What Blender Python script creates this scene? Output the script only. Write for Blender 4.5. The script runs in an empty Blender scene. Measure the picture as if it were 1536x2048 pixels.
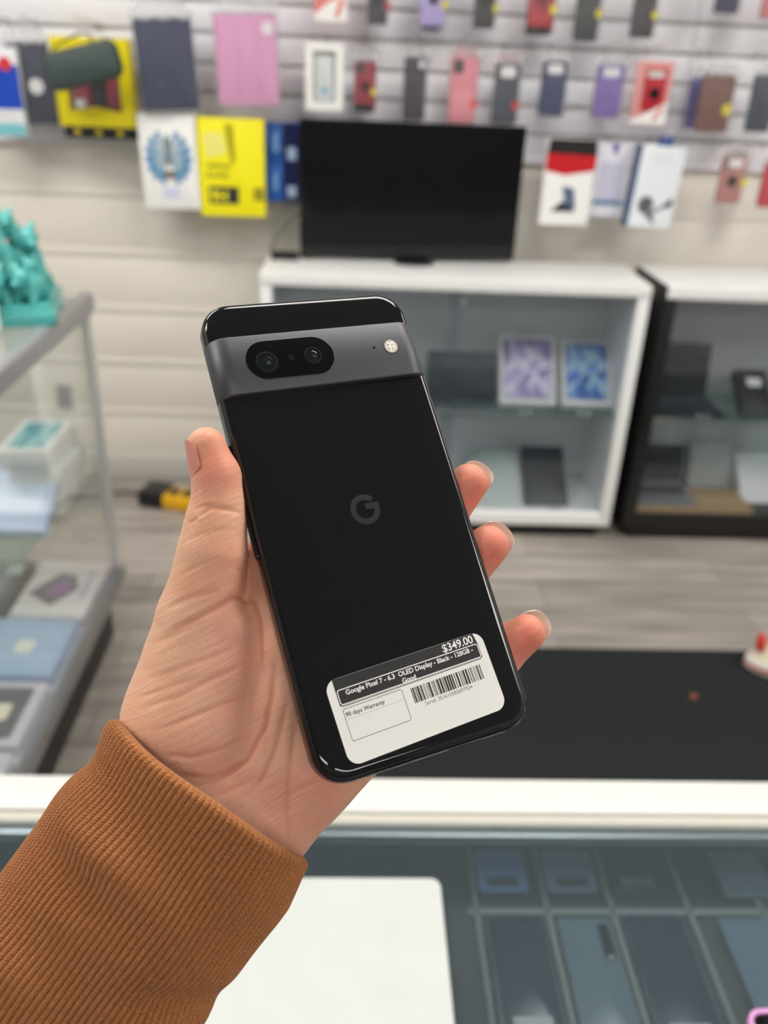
import bpy, bmesh, math, random
import numpy as np
from mathutils import Vector, Matrix
C = bpy.context.scene.collection
SC = bpy.context.scene
PI = math.pi
rad = math.radians

# ------------------------------------------------------------------ camera, exposure, lights of the room
F_PX, CX, CY = 1687.0, 768.0, 1024.0
EYE = Vector((0, 0, 1.4))
PITCH, ROLL, YAW = rad(27.43), rad(2.53), rad(2.67)
FWD = Vector((math.sin(YAW)*math.cos(PITCH), math.cos(YAW)*math.cos(PITCH), -math.sin(PITCH)))
_r0 = Vector((math.cos(YAW), -math.sin(YAW), 0)); _u0 = _r0.cross(FWD)
RIGHT = _r0*math.cos(ROLL) + _u0*math.sin(ROLL)
UP = _u0*math.cos(ROLL) - _r0*math.sin(ROLL)
cd = bpy.data.cameras.new('camera'); cam = bpy.data.objects.new('camera', cd); C.objects.link(cam)
cam.matrix_world = Matrix.Translation(EYE) @ Matrix((RIGHT, UP, -FWD)).transposed().to_4x4()
cd.sensor_fit = 'VERTICAL'; cd.sensor_height = 36; cd.sensor_width = 27
cd.lens = 36*F_PX/2048
cd.clip_start = 0.02; cd.clip_end = 60
cd.dof.use_dof = True; cd.dof.focus_distance = 0.268; cd.dof.aperture_fstop = 9.5
SC.camera = cam
SC.view_settings.view_transform = 'Standard'; SC.view_settings.look = 'None'
SC.view_settings.gamma = 1; SC.view_settings.use_curve_mapping = False
SC.view_settings.exposure = 0.12
w = bpy.data.worlds.new('world'); SC.world = w; w.use_nodes = True
w.node_tree.nodes['Background'].inputs[0].default_value = (.8, .85, .9, 1)
w.node_tree.nodes['Background'].inputs[1].default_value = .25
LIGHT_STRENGTH = 12.0
LIGHT_SPOTS = [(-1.15, 1.55, 'above the glass showcase'), (.55, 1.12, 'above the glass counter'), (2.35, 1.2, 'above the black cabinet'),
               (-1.75, .25, 'near the showcase wall'), (2.72, .05, 'near the side wall'), (.1, -2.3, 'near the rear of the shop'), (1.9, -2.2, 'at the rear of the shop')]
CEIL = 2.75

# ------------------------------------------------------------------ helpers
def lin(c):
    o = []
    for v in c:
        v = v/255.0
        o.append(v/12.92 if v <= .04045 else ((v+.055)/1.055)**2.4)
    return (*o, 1)
def ray(px, py): return FWD + RIGHT*((px-CX)/F_PX) - UP*((py-CY)/F_PX)
def at_z(px, py, z):
    d = ray(px, py); return EYE + d*((z-EYE.z)/d.z)
def at_y(px, py, y):
    d = ray(px, py); return EYE + d*(y/d.y)
def at_x(px, py, x):
    d = ray(px, py); return EYE + d*(x/d.x)
_mats = {}
def mat(name, col=(200, 200, 200), rough=.5, metal=0, spec=.5, coat=0, emit=None, es=0, noise=None, bump=None, lincol=None):
    if name in _mats: return _mats[name]
    m = bpy.data.materials.new(name); m.use_nodes = True; nt = m.node_tree; b = nt.nodes['Principled BSDF']
    c = lincol or lin(col)
    b.inputs['Base Color'].default_value = c; b.inputs['Roughness'].default_value = rough
    b.inputs['Metallic'].default_value = metal; b.inputs['Specular IOR Level'].default_value = spec
    b.inputs['Coat Weight'].default_value = coat; b.inputs['Coat Roughness'].default_value = .03
    if emit: b.inputs['Emission Color'].default_value = lin(emit); b.inputs['Emission Strength'].default_value = es
    if noise:   # (scale, second colour, detail)
        n = nt.nodes.new('ShaderNodeTexNoise'); n.inputs['Scale'].default_value = noise[0]; n.inputs['Detail'].default_value = noise[2] if len(noise) > 2 else 3
        tc = nt.nodes.new('ShaderNodeTexCoord'); nt.links.new(tc.outputs['Object'], n.inputs['Vector'])
        mx = nt.nodes.new('ShaderNodeMix'); mx.data_type = 'RGBA'; mx.inputs['A'].default_value = c; mx.inputs['B'].default_value = lin(noise[1])
        nt.links.new(n.outputs['Fac'], mx.inputs['Factor']); nt.links.new(mx.outputs['Result'], b.inputs['Base Color'])
    if bump:    # (scale, strength, distance)
        n = nt.nodes.new('ShaderNodeTexNoise'); n.inputs['Scale'].default_value = bump[0]; n.inputs['Detail'].default_value = 4
        tc = nt.nodes.new('ShaderNodeTexCoord'); nt.links.new(tc.outputs['Object'], n.inputs['Vector'])
        bp = nt.nodes.new('ShaderNodeBump'); bp.inputs['Strength'].default_value = bump[1]; bp.inputs['Distance'].default_value = bump[2]
        nt.links.new(n.outputs['Fac'], bp.inputs['Height']); nt.links.new(bp.outputs['Normal'], b.inputs['Normal'])
    _mats[name] = m; return m
def glass_mat(name, tint=(235, 242, 240), haze=.03, rough=.0, gloss=1.0, hazecol=(200, 205, 205), bump=None):
    if name in _mats: return _mats[name]
    m = bpy.data.materials.new(name); m.use_nodes = True; nt = m.node_tree
    for n in list(nt.nodes):
        if n.type != 'OUTPUT_MATERIAL': nt.nodes.remove(n)
    out = [n for n in nt.nodes if n.type == 'OUTPUT_MATERIAL'][0]
    tr = nt.nodes.new('ShaderNodeBsdfTransparent'); tr.inputs[0].default_value = lin(tint)
    df = nt.nodes.new('ShaderNodeBsdfDiffuse'); df.inputs[0].default_value = lin(hazecol)
    gl = nt.nodes.new('ShaderNodeBsdfGlossy'); gl.inputs['Roughness'].default_value = rough; gl.inputs[0].default_value = (1, 1, 1, 1)
    ge = nt.nodes.new('ShaderNodeNewGeometry'); fr = nt.nodes.new('ShaderNodeVectorMath'); fr.operation = 'DOT_PRODUCT'
    nt.links.new(ge.outputs['Incoming'], fr.inputs[0]); nt.links.new(ge.outputs['Normal'], fr.inputs[1])
    def mth(op, x, y):
        q = nt.nodes.new('ShaderNodeMath'); q.operation = op
        for i, v in enumerate((x, y)):
            if isinstance(v, (int, float)): q.inputs[i].default_value = v
            elif v is not None: nt.links.new(v, q.inputs[i])
        return q
    c1 = mth('SUBTRACT', 1, mth('ABSOLUTE', fr.outputs['Value'], None).outputs[0])
    mu = mth('MULTIPLY', mth('MULTIPLY_ADD', mth('POWER', c1.outputs[0], 5).outputs[0], .96).outputs[0], gloss)
    mu.inputs[0].links[0].from_node.inputs[2].default_value = .035; mu.use_clamp = True
    a = nt.nodes.new('ShaderNodeMixShader'); a.inputs[0].default_value = haze
    nt.links.new(tr.outputs[0], a.inputs[1]); nt.links.new(df.outputs[0], a.inputs[2])
    b = nt.nodes.new('ShaderNodeMixShader'); nt.links.new(mu.outputs[0], b.inputs[0])
    nt.links.new(a.outputs[0], b.inputs[1]); nt.links.new(gl.outputs[0], b.inputs[2])
    nt.links.new(b.outputs[0], out.inputs['Surface'])
    if bump:
        n = nt.nodes.new('ShaderNodeTexNoise'); n.inputs['Scale'].default_value = bump[0]; n.inputs['Detail'].default_value = 3
        tc = nt.nodes.new('ShaderNodeTexCoord'); nt.links.new(tc.outputs['Object'], n.inputs['Vector'])
        bp = nt.nodes.new('ShaderNodeBump'); bp.inputs['Strength'].default_value = bump[1]; bp.inputs['Distance'].default_value = bump[2]
        nt.links.new(n.outputs['Fac'], bp.inputs['Height'])
        for q in (gl, df): nt.links.new(bp.outputs['Normal'], q.inputs['Normal'])
        nt.links.new(bp.outputs['Normal'], fr.inputs[1])
    _mats[name] = m; return m

FRONT = Matrix(((1, 0, 0), (0, 0, -1), (0, 1, 0))).to_4x4()      # local x right, y up, z out of the wall towards the shop
def T(x, y, z): return Matrix.Translation((x, y, z))
def RX(a): return Matrix.Rotation(a, 4, 'X')
def RY(a): return Matrix.Rotation(a, 4, 'Y')
def RZ(a): return Matrix.Rotation(a, 4, 'Z')
I4 = Matrix.Identity(4)
def rrect(w, h, r, n=6):
    r = min(r, w/2-1e-6, h/2-1e-6)
    if r <= 1e-6: return [(w/2, h/2), (-w/2, h/2), (-w/2, -h/2), (w/2, -h/2)]
    o = []
    for cx, cy, a0 in ((w/2-r, h/2-r, 0), (-w/2+r, h/2-r, 90), (-w/2+r, -h/2+r, 180), (w/2-r, -h/2+r, 270)):
        for k in range(n+1):
            a = rad(a0+90*k/n); o.append((cx+r*math.cos(a), cy+r*math.sin(a)))
    return o
class MB:
    def __init__(s): s.v = []; s.f = []; s.m = []
    def rings(s, rings, c0=True, c1=True, mi=0, closed=True, M=None):
        b = len(s.v); n = len(rings[0])
        for r in rings: s.v += [(M @ Vector(p) if M else Vector(p)) for p in r]
        for i in range(len(rings)-1):
            for j in range(n if closed else n-1):
                k = (j+1) % n
                s.f.append((b+i*n+j, b+i*n+k, b+(i+1)*n+k, b+(i+1)*n+j)); s.m.append(mi)
        if c0: s.f.append(tuple(b+j for j in reversed(range(n)))); s.m.append(mi)
        if c1: s.f.append(tuple(b+(len(rings)-1)*n+j for j in range(n))); s.m.append(mi)
        return s
    def plate(s, w, h, t, r=0, e=0, M=None, mi=0, n=6, z0=None):   # rounded rectangle slab; z0 = its back face, else centred on z=0
        zb = -t/2 if z0 is None else z0; zt = zb+t; e = min(e, t/2, w/2-1e-5, h/2-1e-5)
        lv = [(0, zb), (0, zt)] if e <= 0 else [(e, zb), (e*.3, zb+e*.3), (0, zb+e), (0, zt-e), (e*.3, zt-e*.3), (e, zt)]
        R = []
        for ins, z in lv: R.append([(x, y, z) for x, y in rrect(w-2*ins, h-2*ins, max(r-ins, r*.15 if r else 0), n)])
        return s.rings(R, mi=mi, M=M)
    def box(s, x0, x1, y0, y1, z0, z1, e=0, M=None, mi=0):
        return s.plate(x1-x0, y1-y0, z1-z0, 0, e, (M or I4) @ T((x0+x1)/2, (y0+y1)/2, (z0+z1)/2), mi)
    def cyl(s, p0, p1, r0, r1=None, n=16, mi=0, M=None):
        return s.tube([p0, p1], [r0, r0 if r1 is None else r1], n, mi, M)
    def tube(s, pts, r, n=10, mi=0, M=None):
        P = [Vector(p) for p in pts]; rr = r if isinstance(r, (list, tuple)) else [r]*len(P)
        t = (P[1]-P[0]).normalized(); a = t.orthogonal().normalized(); R = []
        for i, p in enumerate(P):
            t = (P[min(i+1, len(P)-1)]-P[max(i-1, 0)]).normalized()
            a = (a-t*a.dot(t)).normalized(); b = t.cross(a)
            R.append([p+(a*math.cos(2*PI*k/n)+b*math.sin(2*PI*k/n))*rr[i] for k in range(n)])
        return s.rings(R, mi=mi, M=M)
    def lathe(s, prof, n=24, M=None, mi=0):
        return s.rings([[(r*math.cos(2*PI*k/n), r*math.sin(2*PI*k/n), z) for k in range(n)] for r, z in prof], mi=mi, M=M)
    def disc(s, r, t, M=None, mi=0, n=24, sy=1):
        return s.rings([[(r*math.cos(2*PI*k/n), sy*r*math.sin(2*PI*k/n), z) for k in range(n)] for z in (0, t)], mi=mi, M=M)
    def ball(s, c, rx, ry=None, rz=None, n=14, mi=0, M=None):
        ry = ry or rx; rz = rz or rx
        L = [-PI/2+.12+(PI-.24)*i/(n//2+2) for i in range(n//2+3)]
        return s.rings([[(c[0]+rx*math.cos(l)*math.cos(2*PI*k/n), c[1]+ry*math.cos(l)*math.sin(2*PI*k/n), c[2]+rz*math.sin(l)) for k in range(n)] for l in L], mi=mi, M=M)
    def poly(s, pts, t, M=None, mi=0, z0=0):                       # flat outline (x, y) with thickness t
        return s.rings([[(x, y, z0) for x, y in pts], [(x, y, z0+t) for x, y in pts]], mi=mi, M=M)
    def frame(s, w, h, b, t, r=0, M=None, mi=0, z0=0):             # rectangular picture-frame ring
        o = rrect(w, h, r); i = rrect(w-2*b, h-2*b, max(r-b, r*.3)); n = len(o)
        R = [[(x, y, z) for x, y in q] for q, z in ((o, z0), (o, z0+t), (i, z0+t), (i, z0), (o, z0))]
        return s.rings(R, c0=False, c1=False, mi=mi, M=M)
def obj(name, mb, mats, parent=None, angle=35, smooth=True):
    me = bpy.data.meshes.new(name)
    me.from_pydata([tuple(v) for v in mb.v], [], mb.f)
    for m in (mats if isinstance(mats, (list, tuple)) else [mats]): me.materials.append(m)
    me.polygons.foreach_set('material_index', mb.m)
    bm = bmesh.new(); bm.from_mesh(me); bmesh.ops.recalc_face_normals(bm, faces=bm.faces); bm.to_mesh(me); bm.free()
    if smooth:
        me.shade_smooth(); me.set_sharp_from_angle(angle=rad(angle))
    o = bpy.data.objects.new(name, me); C.objects.link(o)
    if parent: o.parent = parent
    return o
def tag(o, label, cat, group=None, kind=None):
    o['label'] = label; o['category'] = cat
    if group: o['group'] = group
    if kind: o['kind'] = kind
    return o
def struct(name, mb, m, **k):
    o = obj(name, mb, m, **k); o['kind'] = 'structure'; return o
def thing(name, label, cat, M=I4, group=None):
    o = bpy.data.objects.new(name, None); C.objects.link(o); o.empty_display_size = .02
    o.matrix_world = M; return tag(o, label, cat, group)
def text(name, s, size, M, m, parent, align='CENTER', bold=0, t=0.00002, squeeze=1):
    cu = bpy.data.curves.new(name, 'FONT'); cu.body = s; cu.size = size; cu.align_x = align; cu.offset = bold*size; cu.extrude = t; cu.resolution_u = 4
    o = bpy.data.objects.new(name+'_src', cu); C.objects.link(o)
    bpy.context.view_layer.update()
    me = bpy.data.meshes.new_from_object(o.evaluated_get(bpy.context.evaluated_depsgraph_get()))
    bpy.data.objects.remove(o); bpy.data.curves.remove(cu)
    me.transform(M @ Matrix.Diagonal((squeeze, 1, 1, 1))); me.materials.clear(); me.materials.append(m); me.name = name
    q = bpy.data.objects.new(name, me); C.objects.link(q); q.parent = parent
    return q
def kids(o): return [c for c in C.objects if c.parent == o]
def dup(root, M, label, group=None):
    r = root.copy(); C.objects.link(r); r.matrix_world = M; r['label'] = label
    if group: r['group'] = group
    for ch in kids(root):
        c = ch.copy(); C.objects.link(c); c.parent = r; c.matrix_parent_inverse = ch.matrix_parent_inverse
        for g in kids(ch):
            d = g.copy(); C.objects.link(d); d.parent = c
    return r

# ------------------------------------------------------------------ materials
white_lam = mat('white_laminate', (236, 238, 238), .35)
black_lam = mat('black_laminate', (17, 17, 19), .4)
chrome = mat('chrome', (205, 208, 210), .18, 1)
silver = mat('brushed_aluminium', (176, 178, 182), .32, 1)
black_plastic = mat('black_plastic', (20, 20, 22), .4)
black_gloss = mat('black_gloss', (8, 8, 10), .06)
pane = glass_mat('clear_glass', (232, 240, 238), .02)
pane_tint = glass_mat('grey_glass', (242, 244, 246), .03, hazecol=(150, 165, 175))
bag = glass_mat('clear_bag', (252, 252, 253), .025, .1, .9, (235, 238, 242), (60, .35, .006))
bag_top = glass_mat('crinkled_bag_top', (248, 249, 250), .4, .15, 2.0, (246, 247, 250), (140, 1, .012))  # strong white haze paints the glare of the crinkled clear plastic
paper_white = mat('white_card', (238, 238, 236), .55)
# ------------------------------------------------------------------ the room
def floor_mat():
    m = bpy.data.materials.new('grey_plank_floor'); m.use_nodes = True; nt = m.node_tree; b = nt.nodes['Principled BSDF']; b.inputs['Roughness'].default_value = .42
    tc = nt.nodes.new('ShaderNodeTexCoord')
    mp = nt.nodes.new('ShaderNodeMapping'); mp.inputs['Scale'].default_value = (1.6, 16, 1); nt.links.new(tc.outputs['Object'], mp.inputs['Vector'])
    n = nt.nodes.new('ShaderNodeTexNoise'); n.inputs['Scale'].default_value = 1.6; n.inputs['Detail'].default_value = 6; nt.links.new(mp.outputs[0], n.inputs['Vector'])
    br = nt.nodes.new('ShaderNodeTexBrick'); br.inputs['Scale'].default_value = 1; br.inputs['Brick Width'].default_value = 1.2; br.inputs['Row Height'].default_value = .15; br.inputs['Mortar Size'].default_value = .0012
    br.inputs['Color1'].default_value = lin((180, 174, 168)); br.inputs['Color2'].default_value = lin((160, 154, 149)); br.inputs['Mortar'].default_value = lin((96, 92, 88))
    nt.links.new(tc.outputs['Object'], br.inputs['Vector'])
    cr = nt.nodes.new('ShaderNodeValToRGB'); cr.color_ramp.elements[0].position = .3; cr.color_ramp.elements[0].color = (.55, .54, .53, 1); cr.color_ramp.elements[1].position = .68; cr.color_ramp.elements[1].color = (1.08, 1.06, 1.03, 1)
    nt.links.new(n.outputs['Fac'], cr.inputs[0])
    mx = nt.nodes.new('ShaderNodeMix'); mx.data_type = 'RGBA'; mx.blend_type = 'MULTIPLY'; mx.inputs['Factor'].default_value = 1
    nt.links.new(br.outputs['Color'], mx.inputs['A']); nt.links.new(cr.outputs['Color'], mx.inputs['B']); nt.links.new(mx.outputs['Result'], b.inputs['Base Color'])
    return m
XL, XR, YB, YF = -2.4, 3.2, 2.95, -3.0
struct('floor', MB().box(XL, XR, YF, YB, -.05, 0), floor_mat())
struct('ceiling', MB().box(XL, XR, YF, YB, CEIL, CEIL+.05), mat('ceiling_tile', (196, 196, 196), .8, noise=(3, (184, 184, 184))))
wall_paint = mat('beige_wall_paint', (230, 225, 216), .55, bump=(60, .15, .002))
plain_wall = mat('grey_wall_paint', (186, 184, 180), .7)
mb = MB(); z = -.133; k = 0
while z < CEIL:                                                     # painted blockwork: courses 0.19 m high with shallow joints
    mb.box(XL, XR, YB+.004, YB+.06, z, z+.19)
    off = .0 if k % 2 else .2
    x = XL-off
    while x < XR:
        mb.box(max(x+.0005, XL), min(x+.3995, XR), YB+.0012, YB+.06, z+.026, z+.189, .0015); x += .4
    mb.box(XL, XR, YB-(.004 if z < 1.1 else 0), YB+.06, z+.001, z+.026, .003)
    z += .19; k += 1
struct('wall_back', mb, wall_paint)
struct('wall_left', MB().box(XL-.06, XL, YF, YB, 0, CEIL), plain_wall)
struct('wall_right', MB().box(XR, XR+.06, YF, YB, 0, CEIL), plain_wall)
struct('wall_front', MB().box(XL, XR, YF-.06, YF, 0, CEIL), mat('shopfront_wall', (120, 120, 122), .7))
struct('baseboard_back', MB().box(XL, XR, YB-.014, YB, 0, .085, .003), mat('grey_baseboard', (196, 194, 188), .5))

diff_m = mat('light_diffuser', (255, 255, 255), .5, emit=(255, 250, 243), es=LIGHT_STRENGTH)
first = None
for x, y, where in LIGHT_SPOTS:
    lab = 'white rectangular ceiling light panel ' + where
    M = T(x, y, CEIL)
    if first is None:
        first = thing('ceiling_light', lab, 'ceiling light', M, 'ceiling light panels')
        f = MB().frame(1.22, .62, .02, .025, z0=-.025); obj('light_frame', f, white_lam, first)
        obj('diffuser', MB().plate(1.18, .58, .008, M=T(0, 0, -.012)), diff_m, first)
    else: dup(first, M, lab)

# slatwall: two panels of white boards above the cabinets
slat_m = mat('white_slatwall', (232, 232, 238), .4)
def slatwall(x0, x1, label):
    t = thing('slatwall', label, 'slatwall', T((x0+x1)/2, YB, 1.17))
    W = x1-x0; mb = MB(); back = MB()
    for k in range(13):
        z = .081*k
        mb.box(-W/2, W/2, -.024, -.006, z, z+.073, .002)
    mb.box(-W/2, W/2, -.026, -.001, -.006, .002, .001)
    back.box(-W/2, W/2, -.006, -.001, 0, 1.06)
    obj('slats', mb, slat_m, t); obj('groove_backing', back, mat('slat_groove', (206, 204, 200), .5), t)
    return t
seam = at_y(1366, 200, 2.93).x
slatwall(XL+.02, seam-.002, 'white slatwall panel behind the television and most of the hanging cases')
slatwall(seam+.002, XR-.02, 'white slatwall panel behind the brown wallet case above the black cabinet')

# floor mat in front of the counter
M_ = MB().plate(3.6, 1.2, .012, .02, .004, T(.9+.75, 1.885-.6, .006))
tag(obj('floor_mat', M_, mat('black_carpet_mat', (32, 36, 37), .95, spec=.1, noise=(160, (54, 58, 58)), bump=(900, .6, .004))), 'black carpet floor mat lying on the grey floor behind the counter', 'floor mat')
p = at_z(1388, 1392, .014)
tag(obj('paper_scrap', MB().plate(.022, .014, .001, .004, 0, T(p.x, p.y, .0128) @ RZ(.6)), mat('reddish_scrap', (140, 70, 52), .7)), 'small reddish scrap lying on the black floor mat', 'scrap')
# ------------------------------------------------------------------ goods hanging on the slatwall
hook_m = mat('hook_steel', (190, 190, 192), .35, .25)
_hook = [None]
def hook(x, z, out, desc):
    M = T(x, YB-.024, z)
    lab = 'thin steel slatwall hook holding the ' + desc
    t = thing('slatwall_hook', lab, 'hook', M, 'steel hooks on the slatwall')
    obj('hook_plate', MB().box(-.007, .007, -.003, .0, -.008, .012, .001), hook_m, t)
    obj('hook_wire', MB().tube([(0, 0, .01), (0, -out+.01, .01), (0, -out-.004, .013), (0, -out-.009, .022)], .0022, 8), hook_m, t)
def hang(name, label, cat, px, py, wpx, hpx, Y, roll=0, group=None, yaw=0, hk=True, short=None):
    c = at_y(px, py, Y); wd = (at_y(px+wpx/2, py, Y)-at_y(px-wpx/2, py, Y)).x; ht = at_y(px, py-hpx/2, Y).z-at_y(px, py+hpx/2, Y).z
    t = thing(name, label, cat, Matrix.Translation(c) @ RZ(yaw) @ FRONT @ RZ(roll), group)
    if hk:
        z = 1.17+.081*math.ceil((c.z+ht/2+.012-1.17)/.081)-.004
        hook(c.x, z, max(.05, YB-.024-Y+.012), short or label)
    return t, wd, ht
def dot(t, x, y, z, r, col, name='price_dot', sx=1):
    obj(name, MB().disc(r, .0008, T(x, y, z) @ Matrix.Diagonal((sx, 1, 1, 1)), n=18), mat('sticker_%d_%d_%d' % col, col, .5), t)['label'] = 'small round price sticker'
def plastic(t, w, h, z, top=.035, over=.008):
    mb = MB().plate(w+2*over, h+over+.004, .0012, .004, 0, T(0, 0, z))
    obj('plastic_sleeve', mb, bag, t)
    n = 12; R = []
    for zz in (0, .0012):
        R.append([((w/2+over)*(-1+2*k/n), h/2+.004, z+zz+.004*math.sin(k*2.3)) for k in range(n+1)])
    b = MB(); v = []
    rows = []
    for j in range(6):
        f = j/5; ww = (w/2+over)*(1-.35*f*f)
        rows.append([(ww*(-1+2*k/n)*(1), h/2-.004+top*f+.004*math.sin(k*1.7+j), z-.002+(.006*math.sin(k*2.1+j*1.9))*(.4+f)) for k in range(n+1)])
    b.rings(rows, False, False, closed=False)
    o = obj('bag_header', b, bag_top, t); o['label'] = 'crinkled clear plastic bag top'
CASES = {}
def phone_case(px, py, wpx, hpx, Y, col, label, short=None, group='phone cases hanging on the slatwall', cam_=True, ring=False, dotc=None, lab=False, band=None, foot=None, edge=None, hdr=None, roll=0, slot=False, bagged=True, dotpos=(.42, -.12)):
    t, wd, ht = hang('phone_case', label, 'phone case', px, py, wpx, hpx, Y, roll, group, short=short or label)
    m = mat('case_%d_%d_%d' % col, col, .5)
    th = .011; z = th/2
    obj('case_shell', MB().plate(wd, ht, th, .011, .004), m, t)
    em = mat('caseedge_%d_%d_%d' % (edge or tuple(int(c*.6) for c in col)), edge or tuple(int(c*.6) for c in col), .5)
    obj('case_rim', MB().frame(wd+.001, ht+.001, .0035, .008, .0115, z0=-.0065), em, t)
    if cam_:
        obj('camera_cutout', MB().plate(wd*.36, ht*.2, .0012, .006, 0, T(-wd*.22, ht*.34, z)), mat('cutout_dark', (60, 62, 66), .5), t)
    if lab:
        obj('paper_label', MB().plate(wd*.6, ht*.17, .001, .008, 0, T(0, ht*.35, z+.0012)), paper_white, t)
    if ring:
        r = wd*.2
        mb = MB(); mb.lathe([(r, 0), (r, .003), (r*.72, .003), (r*.72, 0)], 24, T(0, -ht*.02, z))
        o = obj('ring_holder', mb, mat('ring_dark', (36, 34, 36), .35, .4), t); o['label'] = 'dark round finger ring'
    if slot: obj('card_slot', MB().plate(wd*.12, ht*.14, .001, wd*.05, 0, T(-wd*.02, -ht*.22, z)), mat('slot_black', (18, 18, 20), .5), t)
    if band: obj('card_pocket', MB().plate(wd*.8, ht*.4, .002, .005, .0008, T(0, -ht*.2, z)), mat('case_%d_%d_%d' % band, band, .5), t)
    if foot: obj('black_holder', MB().plate(wd*.96, ht*.2, .013, .008, .003, T(-wd*.04, -ht*.44, -.001)), black_plastic, t)
    if hdr:
        mb = MB().poly([(-wd*.5, ht*.49), (wd*.5, ht*.49), (wd*.3, ht*.63), (-wd*.3, ht*.63)], .0015, z0=-.002)
        obj('hang_card', mb, mat('hang_%d_%d_%d' % hdr, hdr, .5), t)
    if dotc: dot(t, wd*dotpos[0], ht*dotpos[1], z+.002, wd*.17, dotc, sx=.85)
    if bagged: plastic(t, wd, ht, z+.004)
    return t
RED, YEL = (206, 46, 60), (226, 214, 30)
Y2 = 2.80
# lowest full row, from the window box to the wall end
t, w_, h_ = hang('boxed_case', 'white window box with a clear case inside, hanging left of the small red case', 'boxed case', 649, 154, 76, 136, Y2, short='white window box')
obj('box_frame', MB().frame(w_, h_, w_*.2, .02, .004, z0=-.01), paper_white, t)
obj('box_back', MB().plate(w_*.98, h_*.98, .002, M=T(0, 0, -.009)), mat('box_inside', (206, 210, 206), .6), t)
obj('clear_case', MB().plate(w_*.46, h_*.66, .008, .008, .003, T(0, -.004, -.003)), mat('pale_case', (222, 228, 226), .25), t)
obj('blue_print', MB().disc(w_*.1, .0005, T(0, -h_*.2, .0016), sy=.8), mat('print_blue', (120, 184, 216), .5), t)
obj('window', MB().plate(w_*.62, h_*.82, .0006, M=T(0, 0, .0085)), bag, t)
phone_case(730, 171, 43, 102, Y2, (150, 26, 40), 'crimson case with dark ring and yellow sticker on a black holder', ring=True, dotc=YEL, foot=True, short='small crimson ring case')
phone_case(829, 178, 44, 130, Y2, (46, 45, 48), 'plain charcoal wallet case hanging just above the television top edge', cam_=False, dotc=(225, 225, 228), dotpos=(.28, .38), short='charcoal wallet case')
phone_case(926, 180, 55, 136, Y2, (222, 140, 150), 'pink case with black slot and red sticker above the television', band=(226, 146, 156), slot=True, dotc=(226, 84, 92), hdr=(238, 150, 156), dotpos=(.42, -.2), short='pink case')
phone_case(1012, 188, 50, 124, Y2, (60, 66, 80), 'slate grey case with white label and red sticker beside the pink one', lab=True, cam_=False, dotc=RED, hdr=(240, 170, 172), dotpos=(.4, -.18), short='slate grey case')
phone_case(1106, 178, 50, 112, Y2, (48, 58, 98), 'navy blue case with white rounded label, slim and plain', lab=True, cam_=False, short='slim navy case with label')
phone_case(1217, 183, 54, 108, Y2, (128, 104, 176), 'purple case with grey rim and white label at its top', lab=True, cam_=False, edge=(78, 74, 88), short='purple case with label')
t, w_, h_ = hang('boxed_case', 'red and white box showing a red ring case, on the lowest full row', 'boxed case', 1303, 187, 70, 128, Y2, yaw=rad(-14), short='red ring case box')
obj('box_body', MB().plate(w_, h_, .026, .002, .001, T(0, 0, -.013)), mat('box_rosy', (214, 150, 146), .5), t)
obj('red_case', MB().plate(w_*.62, h_*.68, .003, .006, .001, T(w_*.06, h_*.06, .0015)), mat('case_red', (176, 32, 46), .45), t)
obj('ring_holder', MB().lathe([(w_*.15, 0), (w_*.15, .002), (w_*.08, .002), (w_*.08, 0)], 20, T(w_*.08, 0, .003)), mat('ring_dark', (36, 34, 36), .35, .4), t)
obj('grey_label', MB().plate(w_*.44, h_*.1, .001, .002, 0, T(w_*.05, h_*.3, .0035)), mat('label_grey', (206, 206, 210), .5), t)
obj('white_swoosh', MB().poly([(-w_*.49, -h_*.49), (w_*.49, -h_*.49), (w_*.49, -h_*.12), (-w_*.2, -h_*.36), (-w_*.49, -h_*.42)], .0008, z0=.0035), paper_white, t)
obj('orange_mark', MB().poly([(w_*.1, -h_*.42), (w_*.2, -h_*.42), (w_*.42, -h_*.2), (w_*.3, -h_*.22)], .0006, z0=.0046), mat('mark_orange', (214, 92, 62), .5), t)
phone_case(1430, 207, 66, 116, Y2, (116, 74, 60), 'brown leather wallet case with clasp and yellow sticker', cam_=False, dotc=YEL, short='brown wallet case', dotpos=(.36, -.1), edge=(96, 60, 48))
phone_case(1392, 206, 34, 104, 2.865, (112, 106, 168), 'violet case hanging behind the brown wallet case', cam_=False, short='violet case behind the wallet')
phone_case(1524, 207, 50, 116, Y2, (44, 52, 74), 'dark navy case cut by the photo edge, beside the brown wallet case', cam_=False, short='dark navy case beside the wallet', edge=(70, 110, 84))
# row above
t, w_, h_ = hang('boxed_case', 'coral and white box hanging above the white window box', 'boxed case', 662, -12, 66, 116, Y2, short='coral and white box')
obj('box_body', MB().plate(w_, h_, .026, .002, .001, T(0, 0, -.013)), mat('box_coral', (226, 128, 124), .5), t)
obj('white_swoosh', MB().poly([(-w_*.49, -h_*.49), (w_*.49, -h_*.49), (w_*.49, h_*.02), (-w_*.1, -h_*.16), (-w_*.49, -h_*.36)], .0008, z0=.0002), paper_white, t)
obj('orange_mark', MB().poly([(w_*.12, -h_*.4), (w_*.24, -h_*.4), (w_*.42, -h_*.06), (w_*.26, -h_*.1)], .0006, z0=.0011), mat('mark_orange', (214, 92, 62), .5), t)
phone_case(756, -6, 40, 112, Y2, (52, 52, 56), 'black case with red sticker in the topmost row', dotc=RED, ring=True, dotpos=(.5, -.16), short='black case with red sticker')
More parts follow.
